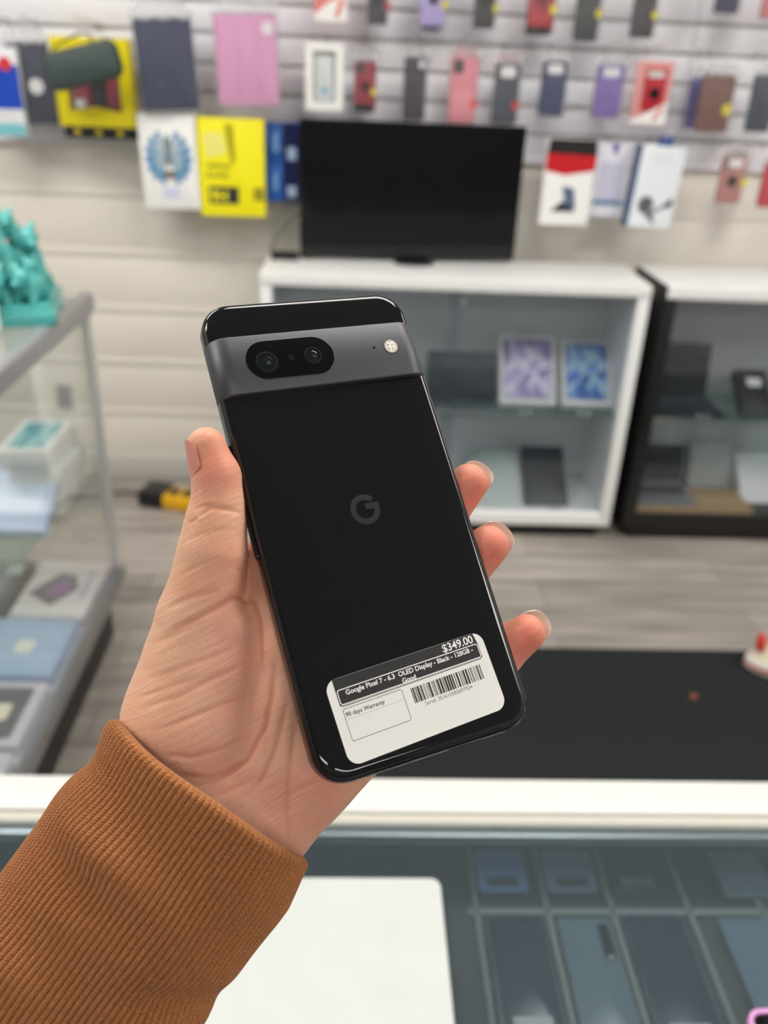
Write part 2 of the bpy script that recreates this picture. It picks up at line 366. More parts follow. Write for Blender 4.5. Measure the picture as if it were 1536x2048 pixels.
phone_case(867, -4, 50, 112, Y2, (182, 168, 222), 'lavender case with yellow sticker in the topmost row', dotc=YEL, cam_=False, ring=True, edge=(190, 140, 170), dotpos=(.46, -.12), short='lavender case')
phone_case(866, 0, 40, 124, 2.865, (90, 82, 130), 'plum case hanging behind the lavender one', cam_=False, bagged=False, short='plum case')
phone_case(971, 0, 42, 116, Y2, (50, 46, 46), 'blackish case with yellow sticker between lavender and red cases', dotc=YEL, dotpos=(.52, -.14), ring=True, short='blackish case')
phone_case(1084, 6, 54, 122, Y2, (164, 34, 48), 'bright red case with dark ring and yellow sticker in the topmost row', dotc=YEL, ring=True, band=(186, 34, 48), cam_=False, foot=True, hdr=(236, 160, 160), dotpos=(.44, -.1), short='bright red ring case')
phone_case(1177, 16, 48, 136, Y2, (50, 54, 52), 'dark green-black case with yellow sticker beside the bright red case', dotc=YEL, cam_=False, dotpos=(.44, -.08), short='green-black case')
phone_case(1291, 12, 46, 130, Y2, (56, 52, 54), 'dark brown-black case with yellow sticker left of a white panel gap', dotc=YEL, cam_=False, dotpos=(.44, -.14), short='brown-black case')
phone_case(1461, -28, 48, 112, Y2, (52, 56, 86), 'navy case near the picture top above the brown wallet case', cam_=False, edge=(120, 60, 66), short='navy case above the wallet')
phone_case(1552, -16, 44, 110, Y2, (214, 130, 130), 'pinkish case at the photo edge in the topmost row', cam_=False, short='pinkish case')
# lower hangers
phone_case(1463, 360, 48, 96, Y2, (184, 124, 116), 'rose gold case with ring and yellow sticker hanging alone below the slatwall', ring=True, dotc=YEL, dotpos=(.5, -.04), short='rose gold case', hdr=(196, 140, 132), lab=True)
phone_case(1545, 370, 46, 90, Y2, (196, 40, 56), 'red case at the photo edge beside the rose gold case', cam_=False, short='red case beside the rose gold one')

Y3 = 2.79
t, w_, h_ = hang('tablet_case_box', 'white tablet case box with red and black top beside the television', 'tablet case box', 1137, 366, 100, 172, Y3, yaw=rad(4), short='red and black topped box')
obj('box_body', MB().plate(w_, h_, .03, .002, .001, T(0, 0, -.015)), paper_white, t)
obj('red_panel', MB().poly([(-w_*.5, h_*.36), (-w_*.5, h_*.14), (-w_*.1, h_*.09), (w_*.5, h_*.15), (w_*.5, h_*.36)], .001, z0=.0002), mat('box_red', (198, 16, 34), .4), t)
obj('black_top', MB().poly([(-w_*.5, h_*.34), (w_*.5, h_*.32), (w_*.47, h_*.5), (-w_*.47, h_*.5)], .001, z0=.0014), mat('box_black', (26, 22, 24), .45), t)
g = MB(); g.poly([(-w_*.3, -h_*.34), (w_*.18, -h_*.34), (w_*.12, -h_*.24), (-w_*.1, -h_*.22)], .001, z0=.0004)
obj('picture_keyboard', g, mat('print_black', (40, 42, 46), .5), t)
obj('picture_tablet', MB().poly([(-w_*.12, -h_*.04), (w_*.12, -h_*.06), (w_*.2, -h_*.3), (-w_*.02, -h_*.25)], .001, z0=.0015), mat('print_steelblue', (86, 104, 130), .45), t)
t, w_, h_ = hang('screen_protector_box', 'pale lavender screen protector box with blue strip between two white boxes', 'screen protector box', 1221, 362, 66, 146, 2.83, short='lavender screen protector box')
obj('box_body', MB().plate(w_, h_, .014, .002, .001, T(0, 0, -.007)), mat('box_lav', (220, 220, 232), .4), t)
obj('grey_panel', MB().plate(w_*.72, h_*.5, .001, .003, 0, T(0, 0, .0005)), mat('box_lavgrey', (198, 198, 220), .4), t)
obj('blue_strip', MB().plate(w_*.9, h_*.07, .001, 0, 0, T(0, -h_*.3, .0012)), mat('strip_blue', (96, 130, 166), .4), t)
obj('purple_tab', MB().poly([(-w_*.12, h_*.5), (w_*.14, h_*.5), (w_*.06, h_*.36), (w_*.0, h_*.36)], .001, z0=.001), mat('tab_purple', (110, 92, 176), .5), t)
t, w_, h_ = hang('tablet_case_box', 'white tablet case box with navy spine and line drawing, tilted away', 'tablet case box', 1311, 375, 98, 164, Y3, roll=rad(-3), yaw=rad(10), short='navy spined white box')
obj('box_body', MB().plate(w_, h_, .03, .002, .001, T(0, 0, -.015)), mat('box_paleblue', (228, 234, 240), .45), t)
obj('navy_spine', MB().box(-w_*.5-.0008, -w_*.5, -h_*.5, h_*.5, -.03, 0), mat('spine_navy', (64, 84, 122), .45), t)
obj('spine_edge', MB().plate(w_*.06, h_, .0006, 0, 0, T(-w_*.48, 0, .0004)), mat('spine_navy', (64, 84, 122), .45), t)
g = MB(); g.lathe([(w_*.17, 0), (w_*.17, .0008), (w_*.13, .0008), (w_*.13, 0)], 24, T(-w_*.14, -h_*.22, .0004)); g.lathe([(w_*.09, 0), (w_*.09, .0008), (w_*.05, .0008), (w_*.05, 0)], 20, T(-w_*.1, -h_*.23, .0004))
g.poly([(-w_*.2, -h_*.3), (w_*.05, -h_*.33), (w_*.32, -h_*.22), (w_*.28, -h_*.2), (w_*.06, -h_*.28)], .0008, z0=.0004); g.poly([(-w_*.14, -h_*.34), (w_*.04, -h_*.31), (w_*.14, -h_*.47)], .0008, z0=.0013)
obj('line_drawing', g, mat('print_grey', (112, 114, 120), .5), t)
obj('picture_tablet', MB().poly([(w_*.24, -h_*.22), (w_*.42, -h_*.11), (w_*.44, -h_*.2), (w_*.32, -h_*.25)], .0008, z0=.0022), mat('print_black', (40, 42, 46), .5), t)
obj('hang_tab', MB().plate(w_*.34, h_*.14, .002, .002, 0, T(w_*.02, h_*.55, -.004)), mat('tab_blue', (62, 88, 150), .5), t)
obj('text_lines', MB().plate(w_*.4, .004, .0006, M=T(w_*.02, h_*.38, .0004)).plate(w_*.5, .003, .0006, M=T(w_*.02, h_*.3, .0004)), mat('print_pale', (196, 202, 210), .5), t)

# large goods towards the showcase
YL = 2.79
t, w_, h_ = hang('accessory_box', 'blue and white box with teal foot at the picture edge beside the navy sleeve', 'accessory box', 2, 184, 80, 176, YL, short='blue and white box')
obj('box_body', MB().plate(w_, h_, .03, .002, .001, T(0, 0, -.015)), mat('box_white', (226, 228, 232), .5), t)
obj('blue_panel', MB().plate(w_*.99, h_*.5, .001, 0, 0, T(0, h_*.06, .0005)), mat('panel_blue', (20, 72, 190), .4), t)
obj('red_mark', MB().disc(w_*.16, .001, T(w_*.2, h_*.32, .0012)), mat('mark_red', (212, 50, 60), .5), t)
obj('teal_foot', MB().plate(w_*.99, h_*.14, .001, 0, 0, T(0, -h_*.43, .0005)), mat('panel_teal', (120, 194, 204), .5), t)
t, w_, h_ = hang('tablet_sleeve', 'navy tablet folio with a white dot in clear plastic', 'tablet case', 66, 168, 82, 164, 2.83, roll=rad(3), short='navy folio with white dot')
obj('folio', MB().plate(w_, h_, .018, .008, .004), mat('navy_fabric', (30, 38, 64), .6), t)
obj('white_dot', MB().disc(w_*.18, .001, T(w_*.1, -h_*.03, .0092)), paper_white, t)
plastic(t, w_, h_, .013, top=.05)
t, w_, h_ = hang('accessory_box', 'yellow window box with red goods inside, behind the dark green pouch', 'accessory box', 186, 166, 158, 178, 2.82, yaw=rad(-4), short='yellow window box')
yel = mat('box_yellow', (238, 222, 16), .4)
obj('box_frame', MB().frame(w_, h_, w_*.16, .04, .003, z0=-.04), yel, t)
obj('box_back', MB().plate(w_*.98, h_*.98, .003, M=T(0, 0, -.038)), mat('box_dark', (46, 42, 44), .6), t)
obj('red_goods', MB().plate(w_*.24, h_*.34, .02, .008, .004, T(-w_*.18, -h_*.12, -.02)).plate(w_*.16, h_*.34, .02, .008, .004, T(w_*.22, -h_*.12, -.02)), mat('goods_crimson', (150, 34, 62), .5), t)
obj('black_goods', MB().plate(w_*.16, h_*.4, .022, .008, .004, T(w_*.04, -h_*.12, -.02)), black_plastic, t)
obj('white_tag', MB().plate(w_*.14, h_*.1, .001, .002, 0, T(-w_*.2, -h_*.24, -.008)), paper_white, t)
obj('window', MB().plate(w_*.7, h_*.7, .0008, M=T(0, 0, -.003)), bag, t)
obj('yellow_chevron', MB().poly([(-w_*.36, -h_*.36), (w_*.36, -h_*.36), (w_*.36, -h_*.33), (0, -h_*.27), (-w_*.36, -h_*.33)], .001, z0=.0003), yel, t)
b = MB().plate(w_*.94, h_*.14, .03, .002, .001, T(.004, -h_*.57, -.02)); obj('black_bottom_strip', b, black_plastic, t)
b = MB()
for k in (-1, 0, 1): b.plate(w_*.08, h_*.07, .001, .002, 0, T(k*w_*.28, -h_*.57, -.0045))
obj('yellow_marks', b, mat('mark_mustard', (190, 172, 30), .5), t)
t, w_, h_ = hang('zip_pouch', 'dark green rounded zip pouch hanging tilted in front of the yellow box', 'pouch', 166, 131, 156, 78, 2.70, roll=rad(14), short='dark green zip pouch')
gm = mat('green_pouch', (56, 70, 68), .55)
obj('pouch_shell', MB().plate(w_, h_, .05, h_*.3, .018), gm, t)
obj('zip', MB().frame(w_+.002, h_+.002, .004, .004, h_*.3, z0=-.002), mat('zip_black', (24, 28, 28), .5), t)
obj('wrist_strap', MB().tube([(-w_*.42, h_*.3, .0), (-w_*.3, h_*.62, -.01), (w_*.05, h_*.82, -.03), (w_*.16, h_*.78, -.03), (w_*.2, h_*.5, -.01)], .003, 8), mat('strap_black', (26, 28, 30), .6), t)
def big_case(px, py, wpx, hpx, col, label, short, roll, white=False):
    t, w_, h_ = hang('tablet_case', label, 'tablet case', px, py, wpx, hpx, 2.78, roll=roll, short=short)
    m = mat('folio_%d_%d_%d' % col, col, .55, bump=(260, .2, .002))
    obj('cover', MB().plate(w_, h_, .02, .006, .003), m, t)
    obj('spine', MB().tube([(-w_*.5, -h_*.49, 0), (-w_*.5, h_*.49, 0)], .0098, 12), m, t)
    b = MB()
    for k in (-1, 1): b.box(k*w_*.17-.0008, k*w_*.17+.0008, -h_*.49, h_*.49, .0098, .0106)
    obj('fold_lines', b, mat('fold_%d' % col[0], tuple(int(c*.8) for c in col), .6), t)
    if white: obj('round_label', MB().disc(w_*.1, .001, T(w_*.36, h_*.34, .0105)), paper_white, t)
    plastic(t, w_, h_, .014, top=.06, over=.012)
    return t
big_case(336, 130, 108, 184, (44, 50, 84), 'navy tablet folio in glossy clear plastic above the white box', 'navy folio', rad(3))
big_case(497, 120, 116, 184, (226, 162, 200), 'pink tablet folio in clear plastic with small white label', 'pink folio', rad(2), True)
# printed boxes below
t, w_, h_ = hang('printed_box', 'white box printed with a blue winged oval pattern, below the navy folio', 'tablet case box', 338, 325, 114, 190, YL, roll=rad(1), yaw=rad(-3), short='blue patterned white box')
obj('box_body', MB().plate(w_, h_, .035, .004, .002, T(0, 0, -.0175)), paper_white, t)
b1 = mat('art_blue', (70, 138, 186), .5); b2 = mat('art_pale', (176, 196, 206), .5); b3 = mat('art_dark', (126, 140, 150), .5); b4 = mat('art_brown', (132, 112, 90), .5)
g = MB()
for s in (-1, 1):
    for k in range(7):
        a = rad(78-k*24)
        g.poly([(s*w_*.08, 0.02*h_), (s*w_*(.36*math.cos(a)+.05), h_*(.28*math.sin(a)+.05)), (s*w_*(.38*math.cos(a-.28)+.04), h_*(.29*math.sin(a-.28)+.05)), (s*w_*.07, -h_*.05)], .0006, z0=.0003)
obj('blue_wings', g, b1, t)
g = MB()
for s in (-1, 1):
    for k in range(5):
        a = rad(66-k*28)
        g.poly([(s*w_*.05, .03*h_), (s*w_*(.24*math.cos(a)+.04), h_*(.2*math.sin(a)+.05)), (s*w_*(.24*math.cos(a-.2)+.04), h_*(.2*math.sin(a-.2)+.05)), (s*w_*.05, -.02*h_)], .0006, z0=.001)
obj('pale_wings', g, b2, t)
obj('dark_centre', MB().poly([(-w_*.08, h_*.22), (0, h_*.3), (w_*.08, h_*.22), (w_*.06, h_*.02), (0, -h_*.05), (-w_*.06, h_*.02)], .0006, z0=.0017), b3, t)
obj('brown_foot', MB().disc(w_*.1, .0006, T(0, -h_*.13, .0017), sy=.7), b4, t)
obj('lilac_smear', MB().plate(w_*.3, h_*.12, .0006, .006, 0, T(.0, -h_*.32, .0003)), mat('art_lilac', (206, 212, 236), .5), t)
obj('small_text', MB().plate(w_*.3, .004, .0006, M=T(0, h_*.43, .0003)), mat('print_pale', (196, 202, 210), .5), t)
t, w_, h_ = hang('screen_glass_box', 'bright yellow screen glass box with black lettering beside the television', 'screen protector box', 464, 337, 130, 196, YL, yaw=rad(2), short='bright yellow lettered box')
obj('box_body', MB().plate(w_, h_, .03, .002, .001, T(0, 0, -.015)), mat('box_lemon', (244, 234, 6), .4), t)
pb = mat('print_black', (40, 42, 46), .5)
obj('pale_shape', MB().poly([(-w_*.42, h_*.34), (-w_*.15, h_*.36), (-w_*.06, h_*.16), (-w_*.38, h_*.1)], .0006, z0=.0003), mat('print_cream', (238, 232, 130), .5), t)
obj('grey_shape', MB().poly([(-w_*.1, h_*.44), (w_*.04, h_*.44), (w_*.06, h_*.06), (-w_*.02, h_*.06)], .0006, z0=.0003), mat('print_olive', (178, 168, 14), .5), t)
text('printed_word', 'TEMPERED', .017, T(-w_*.4, -h_*.0, .0004), pb, t, 'LEFT', .01)
text('printed_word', 'GLASS', .024, T(-w_*.4, -h_*.1, .0004), pb, t, 'LEFT', .01)
obj('black_block', MB().plate(w_*.46, h_*.18, .0006, .001, 0, T(-w_*.14, -h_*.28, .0005)), pb, t)
text('printed_word', '9H', .044, T(-w_*.35, -h_*.34, .001), mat('box_lemon'), t, 'LEFT', .03)
obj('side_block', MB().plate(w_*.16, h_*.14, .0006, .001, 0, T(w_*.4, -h_*.26, .0005)), mat('print_mustard', (150, 140, 20), .5), t)
for nm, px, py, wp, hp, col, lab in (('accessory_box', 566, 288, 68, 86, (30, 88, 170), 'upper of two blue boxes tucked beside the television'), ('accessory_box', 566, 366, 68, 76, (28, 96, 190), 'lower of two blue boxes tucked beside the television')):
    t, w_, h_ = hang(nm, lab, 'accessory box', px, py, wp, hp, 2.84, short=lab)
    obj('box_body', MB().plate(w_, h_, .03, .002, .001, T(0, 0, -.015)), mat('blue_%d' % col[1], col, .35), t)
    obj('navy_panel', MB().plate(w_*.5, h_*.96, .001, 0, 0, T(w_*.24, 0, .0006)), mat('panel_navy', (8, 22, 74), .35), t)
    obj('pale_mark', MB().poly([(-w_*.3, -h_*.2), (-w_*.14, -h_*.2), (-w_*.14, h_*.3), (-w_*.3, h_*.2)], .001, z0=.0012), mat('mark_paleblue', (120, 166, 220), .4), t)
    obj('white_panel', MB().plate(w_*.26, h_*.3, .001, .002, 0, T(w_*.26, -h_*.22, .0018)), mat('mark_icy', (170, 196, 230), .4), t)
# ------------------------------------------------------------------ television on the white cabinet
TOPZ = .87
a = at_y(600, 240, 2.745); b = at_y(1040, 258, 2.80)
bl = Vector((-.172, 2.735, TOPZ+.010)); br = Vector((.512, 2.79, TOPZ+.010))
tw = (br-bl).length; th_ = (a.z+b.z)/2-bl.z+.006; yaw = math.atan2(br.y-bl.y, br.x-bl.x)
tv = thing('television', 'flat black television switched off, standing on the white display cabinet', 'television', T(*((bl+br)/2)) @ RZ(yaw) @ FRONT)
obj('tv_back', MB().plate(tw, th_, .03, .006, .003, T(0, th_/2, -.02)).plate(tw*.6, th_*.6, .03, .02, .01, T(0, th_*.42, -.045)), black_plastic, tv)
obj('bezel', MB().frame(tw, th_, .014, .008, .006, T(0, th_/2, -.006)), mat('bezel_gloss', (14, 14, 15), .12), tv)
obj('screen', MB().plate(tw-.024, th_-.024, .003, .002, 0, T(0, th_/2, -.002)), mat('screen_off', (10, 11, 13), .09, spec=.45), tv)
obj('stand_neck', MB().plate(.09, .05, .02, .004, .002, T(.015, .012, -.018)), black_gloss, tv)
obj('stand_foot', MB().disc(.062, .006, T(.015, -.0115, .03) @ RX(rad(-90)), n=32, sy=.75), mat('foot_pale', (176, 178, 180), .2), tv)
obj('foot_rim', MB().lathe([(.062, 0), (.066, .003), (.062, .0075), (.056, .0065)], 32, T(.015, -.0115, .03) @ RX(rad(-90)) @ Matrix.Diagonal((1, .75, 1, 1))), black_plastic, tv)
P = [at_y(600, 425, 2.80), at_y(575, 440, 2.80), at_y(552, 468, 2.79), at_y(543, 500, 2.78), at_y(546, 520, 2.77)]
P[-1].z = TOPZ+.006
tag(obj('television_cable', MB().tube(P, .006, 8), mat('cable_grey', (112, 112, 110), .5)), 'grey cable looping down beside the television onto the white cabinet', 'cable')
q = at_z(570, 512, TOPZ+.01)
t = thing('power_adapter', 'small black power adapter lying on the white cabinet beside the television', 'power adapter', T(q.x, q.y, TOPZ))
obj('adapter_body', MB().plate(.085, .04, .024, .006, .004, T(0, 0, .012)), black_plastic, t)
obj('adapter_lead', MB().tube([(.04, 0, .012), (.06, .01, .008), (.085, .012, .005)], .0025, 8), black_plastic, t)

# ------------------------------------------------------------------ display cabinets
CF, CB = 2.52, 2.84
def cabinet(label, x0, x1, carc, topm, fr):
    W = x1-x0; t = thing('display_cabinet', label, 'display cabinet', T((x0+x1)/2, CF, 0))
    D = CB-CF
    obj('cabinet_top', MB().box(-W/2, W/2, -.004, D, TOPZ-fr, TOPZ, .002), topm, t)
    obj('side_panel', MB().box(-W/2, -W/2+fr, 0, D, .055, TOPZ-fr, .0015), carc, t)
    obj('side_panel', MB().box(W/2-fr, W/2, 0, D, .055, TOPZ-fr, .0015), carc, t)
    obj('bottom_panel', MB().box(-W/2+fr, W/2-fr, 0, D, .055, .055+fr*1.3, .0015), carc, t)
    obj('back_panel', MB().box(-W/2+fr, W/2-fr, D-.012, D, .055+fr*1.3, TOPZ-fr), mat('cabinet_back_grey', (228, 231, 233), .5), t)
    obj('kick_base', MB().box(-W/2+.03, W/2-.03, .03, D, 0, .055), black_lam, t)
    obj('shelf', MB().box(-W/2+fr, W/2-fr, .03, D-.014, .437, .445, .001), glass_mat('shelf_glass', (226, 238, 235), .08, hazecol=(150, 180, 176)), t)
    zt, zb = TOPZ-fr, .055+fr*1.3
    for s in (-1, 1):
        g = obj('glass_door', MB().box(-W/2+fr+.002 if s < 0 else -.02, .02 if s < 0 else W/2-fr-.002, .012 if s < 0 else .019, .016 if s < 0 else .023, zb+.002, zt-.002), pane_tint, t)
    return t, W
xa, xb = -.278, .889
cab, W = cabinet('white glass-fronted display cabinet below the television', xa, xb, white_lam, white_lam, .034)
cm = (xa+xb)/2
k = obj('door_lock', MB().cyl((.325-cm, .012, .806), (.325-cm, -.006, .806), .009, n=20).cyl((.325-cm, -.006, .806), (.325-cm, -.009, .806), .005, n=12), chrome, cab)
blackcab, W2 = cabinet('black glass-fronted display cabinet with a white top, beside the white one', .937, 2.3, black_lam, white_lam, .036)
cm2 = (.937+2.3)/2
obj('door_lock', MB().cyl((1.5-cm2, .012, .8), (1.5-cm2, -.006, .8), .009, n=20), chrome, blackcab)
# black edge strip of the black cabinet side carried up to the top
obj('side_edge', MB().box(-W2/2-.003, -W2/2, -.005, CB-CF, .055, TOPZ+.001), black_lam, blackcab)

SH = .445; FL = .055+.034*1.3
def lean(px, py, Y, z, ang, yaw=0):                                 # frame whose origin is the lower front edge of a box leaning back
    p = at_y(px, py, Y); return T(p.x, Y, z) @ RZ(yaw) @ FRONT @ RX(-ang)
def swirl_mat(name, cols):
    m = bpy.data.materials.new(name); m.use_nodes = True; nt = m.node_tree; b = nt.nodes['Principled BSDF']; b.inputs['Roughness'].default_value = .25
    tc = nt.nodes.new('ShaderNodeTexCoord'); mp = nt.nodes.new('ShaderNodeMapping'); mp.inputs['Scale'].default_value = (6, 3, 1); mp.inputs['Rotation'].default_value = (0, 0, .5)
    n = nt.nodes.new('ShaderNodeTexNoise'); n.inputs['Scale'].default_value = 1.3; n.inputs['Detail'].default_value = 1; n.inputs['Distortion'].default_value = 2.2
    cr = nt.nodes.new('ShaderNodeValToRGB'); cr.color_ramp.elements.remove(cr.color_ramp.elements[1])
    for i, (p, c) in enumerate(cols):
        e = cr.color_ramp.elements[0] if i == 0 else cr.color_ramp.elements.new(p)
        e.position = p; e.color = lin(c)
    nt.links.new(tc.outputs['Object'], mp.inputs['Vector']); nt.links.new(mp.outputs[0], n.inputs['Vector']); nt.links.new(n.outputs['Fac'], cr.inputs[0]); nt.links.new(cr.outputs[0], b.inputs['Base Color'])
    return m
def tablet_box(x, y, z, w, h, label, art, ang):
    t = thing('tablet_box', label, 'tablet box', T(x, y, z) @ FRONT @ RX(-ang), 'boxed tablets on the cabinet shelf')
    obj('box_body', MB().plate(w, h, .045, .003, .001, T(0, h/2, -.0225)), paper_white, t)
    obj('screen_picture', MB().plate(w*.82, h*.84, .0008, .008, 0, T(0, h/2+.004, .0006)), art, t)
    obj('picture_bezel', MB().frame(w*.86, h*.875, .006, .0006, .01, T(0, h/2+.004, .0003)), mat('tablet_grey', (96, 98, 108), .4), t)
p = at_z(1058, 812, SH)
tablet_box(.575, 2.585, SH+.02, .185, .235, 'boxed tablet with lilac swirl picture leaning on the cabinet shelf', swirl_mat('lilac_swirl', [(.3, (60, 52, 92)), (.42, (150, 128, 190)), (.52, (226, 220, 238)), (.62, (140, 110, 180)), (.75, (190, 200, 230))]), rad(38))
tablet_box(.77, 2.585, SH+.02, .165, .225, 'boxed tablet with blue swirl picture leaning on the cabinet shelf', swirl_mat('blue_swirl', [(.3, (20, 40, 100)), (.42, (40, 110, 190)), (.52, (180, 216, 236)), (.62, (40, 120, 200)), (.75, (120, 120, 210))]), rad(38))
t = thing('tablet', 'dark tablet with keyboard folio standing on the white cabinet shelf', 'tablet', T(.36, 2.66, SH) @ FRONT)
obj('tablet_screen', MB().plate(.23, .16, .008, .008, .002, T(0, .085, 0) @ RX(rad(-18))), mat('tablet_dark', (44, 50, 56), .4), t)
obj('keyboard_base', MB().plate(.23, .12, .008, .006, .002, T(0, .004, .07) @ RX(rad(-90))), mat('tablet_base', (92, 102, 104), .5), t)
t = thing('laptop', 'closed dark laptop lying on the white cabinet shelf behind the held phone', 'laptop', T(.1, 2.66, SH))
obj('laptop_body', MB().plate(.27, .2, .014, .01, .003, T(0, 0, .009)), mat('laptop_grey', (70, 76, 82), .4, .6), t)
obj('laptop_lid', MB().plate(.27, .2, .006, .01, .002, T(0, 0, .0195)), mat('laptop_lid', (92, 98, 104), .35, .6), t)
def slab(name, label, cat, quad, z, thick, col, ang, extra=None):
    (lx, ly), (rx, ry), d = quad
    a = at_z(lx, ly, z); b = at_z(rx, ry, z); w_ = (b-a).length
    t = thing(name, label, cat, T((a.x+b.x)/2, max((a.y+b.y)/2, 2.562), z+.004) @ FRONT @ RX(-ang))
    obj('tablet_body', MB().plate(w_, d, thick, .008, .002, T(0, d/2, -thick/2)), mat('slab_%d_%d_%d' % col, col, .35), t)
    return t, w_, d
t, w_, d = slab('tablet', 'white tablet back leaning on the cabinet floor beside the dark one', 'tablet', ((948, 1010), (1046, 1012), .23), FL, .008, (206, 216, 212), rad(58))
obj('camera_lens', MB().disc(.006, .001, T(-w_*.38, d*.9, .0001)), black_gloss, t)
t, w_, d = slab('tablet', 'dark tablet leaning on the cabinet floor under the blue swirl box', 'tablet', ((1050, 1014), (1136, 1014), .235), FL, .01, (44, 50, 56), rad(52))
obj('camera_lens', MB().disc(.006, .001, T(-w_*.38, d*.9, .0001)), black_gloss, t)
# black cabinet goods
def laptop(x, y, z, w, d, label, col, open_=rad(12), keys=(52, 54, 58)):
    t = thing('laptop', label, 'laptop', T(x, y, z) @ FRONT)
    obj('keyboard_base', MB().plate(w, d, .012, .008, .003, T(0, .006, d/2) @ RX(rad(-90))), mat('lapbase_%d_%d_%d' % col, col, .35, .5), t)
    obj('keyboard', MB().plate(w*.86, d*.45, .001, .003, 0, T(0, .0125, d*.34) @ RX(rad(-90))), mat('keys_%d' % keys[0], keys, .6), t)
    obj('lid', MB().plate(w, d*.92, .006, .008, .002, T(0, .012, 0) @ RX(-open_) @ T(0, d*.46, 0)), mat('lap_%d_%d_%d' % col, col, .35, .5), t)
    obj('screen', MB().plate(w*.95, d*.84, .001, .003, 0, T(0, .012, 0) @ RX(-open_) @ T(0, d*.47, .0033)), mat('screen_lap', (6, 7, 12), .12), t)
laptop(1.105, 2.745, SH, .235, .19, 'open laptop with dark screen on the black cabinet shelf', (44, 46, 50))
laptop(1.085, 2.715, FL+.0215, .22, .16, 'open grey laptop on the floor of the black cabinet', (150, 156, 160))
t = thing('phone_box', 'flat black phone box with white picture on the black cabinet shelf', 'phone box', T(1.35, 2.60, SH) @ FRONT @ RX(rad(-50)))
obj('box_body', MB().plate(.11, .175, .03, .002, .001, T(0, .0875, -.015)), mat('box_black', (26, 22, 24), .45), t)
obj('white_print', MB().plate(.05, .032, .0008, .006, 0, T(.006, .125, .0005)), paper_white, t)
t = thing('phone_box', 'white phone box standing beside the black one in the black cabinet', 'phone box', T(1.47, 2.62, SH) @ FRONT @ RX(rad(-30)))
obj('box_body', MB().plate(.10, .17, .03, .002, .001, T(0, .085, -.015)), paper_white, t)
obj('box_print', MB().plate(.06, .09, .0008, .004, 0, T(0, .09, .0005)), mat('box_printblue', (176, 190, 204), .5), t)
t = thing('cardboard_box', 'flat tan cardboard box lying on the black cabinet floor', 'box', T(1.17, 2.625, FL))
obj('box_body', MB().plate(.44, .17, .02, .002, .002, T(0, 0, .01)), mat('cardboard', (178, 146, 100), .8), t)
obj('tape_strip', MB().plate(.44, .03, .001, 0, 0, T(0, -.01, .0205)), mat('tape_tan', (190, 164, 122), .4), t)
t = thing('tablet', 'pale tablet propped behind the tan cardboard in the black cabinet', 'tablet', T(1.32, 2.745, FL) @ FRONT @ RX(rad(-14)))
obj('tablet_body', MB().plate(.185, .17, .01, .006, .002, T(0, .09, 0)), mat('tablet_pale', (190, 192, 188), .4), t)
obj('tablet_stand', MB().plate(.06, .1, .006, .003, .001, T(0, .05, -.04) @ RX(rad(35))), black_plastic, t)
t = thing('tablet_box', 'white box lying at the photo edge on the black cabinet floor', 'box', T(1.47, 2.63, FL) @ FRONT @ RX(rad(-45)))
obj('box_body', MB().plate(.16, .2, .035, .002, .001, T(0, .1, -.0175)), paper_white, t)
obj('lid_line', MB().frame(.161, .201, .003, .0008, .002, T(0, .1, -.012)), mat('line_grey', (180, 184, 186), .5), t)
clip = mat('clear_clip', (220, 224, 226), .1, .8)
n0 = None
for x, z, w_ in ((.30, SH, 'under the dark tablet keyboard'), (.56, SH, 'below the lilac swirl box'), (.75, SH, 'below the blue swirl box'), (1.14, SH, 'below the open laptop of the black cabinet'), (1.385, SH, 'below the black phone box'), (.70, FL, 'in front of the dark leaning tablet')):
    lab = 'pair of small shiny shelf clips ' + w_
    M = T(x, 2.548, z)
    if n0 is None:
        n0 = thing('shelf_clip', lab, 'shelf clip', M, 'shiny shelf clips in the cabinets')
        for s in (-1, 1): obj('clip_dome', MB().ball((s*.013, 0, .006), .007), clip, n0)
    else: dup(n0, M, lab)

# yellow and black case on the floor by the wall, with its cable
t = thing('power_strip', 'yellow and black power strip block on the floor against the wall', 'power block', T(-.60, 2.70, 0) @ RZ(rad(-14)))
obj('yellow_body', MB().plate(.17, .09, .05, .012, .008, T(.03, 0, .03)), mat('tool_yellow', (232, 178, 14), .4), t)
obj('black_grip', MB().plate(.1, .11, .06, .012, .01, T(-.095, .01, .03)), black_plastic, t)
b = MB()
for k in range(3): b.plate(.035, .05, .004, .004, .001, T(-.02+.05*k, 0, .0565))
obj('socket', b, mat('tool_dark', (48, 42, 30), .5), t)
tag(obj('floor_cable', MB().tube([(-.7, 2.76, .01), (-.82, 2.79, .008), (-.95, 2.75, .008), (-1.15, 2.70, .008), (-1.5, 2.72, .008)], .005, 8), mat('cable_dark', (70, 70, 72), .5)), 'dark cable running along the floor from the yellow block', 'cable')

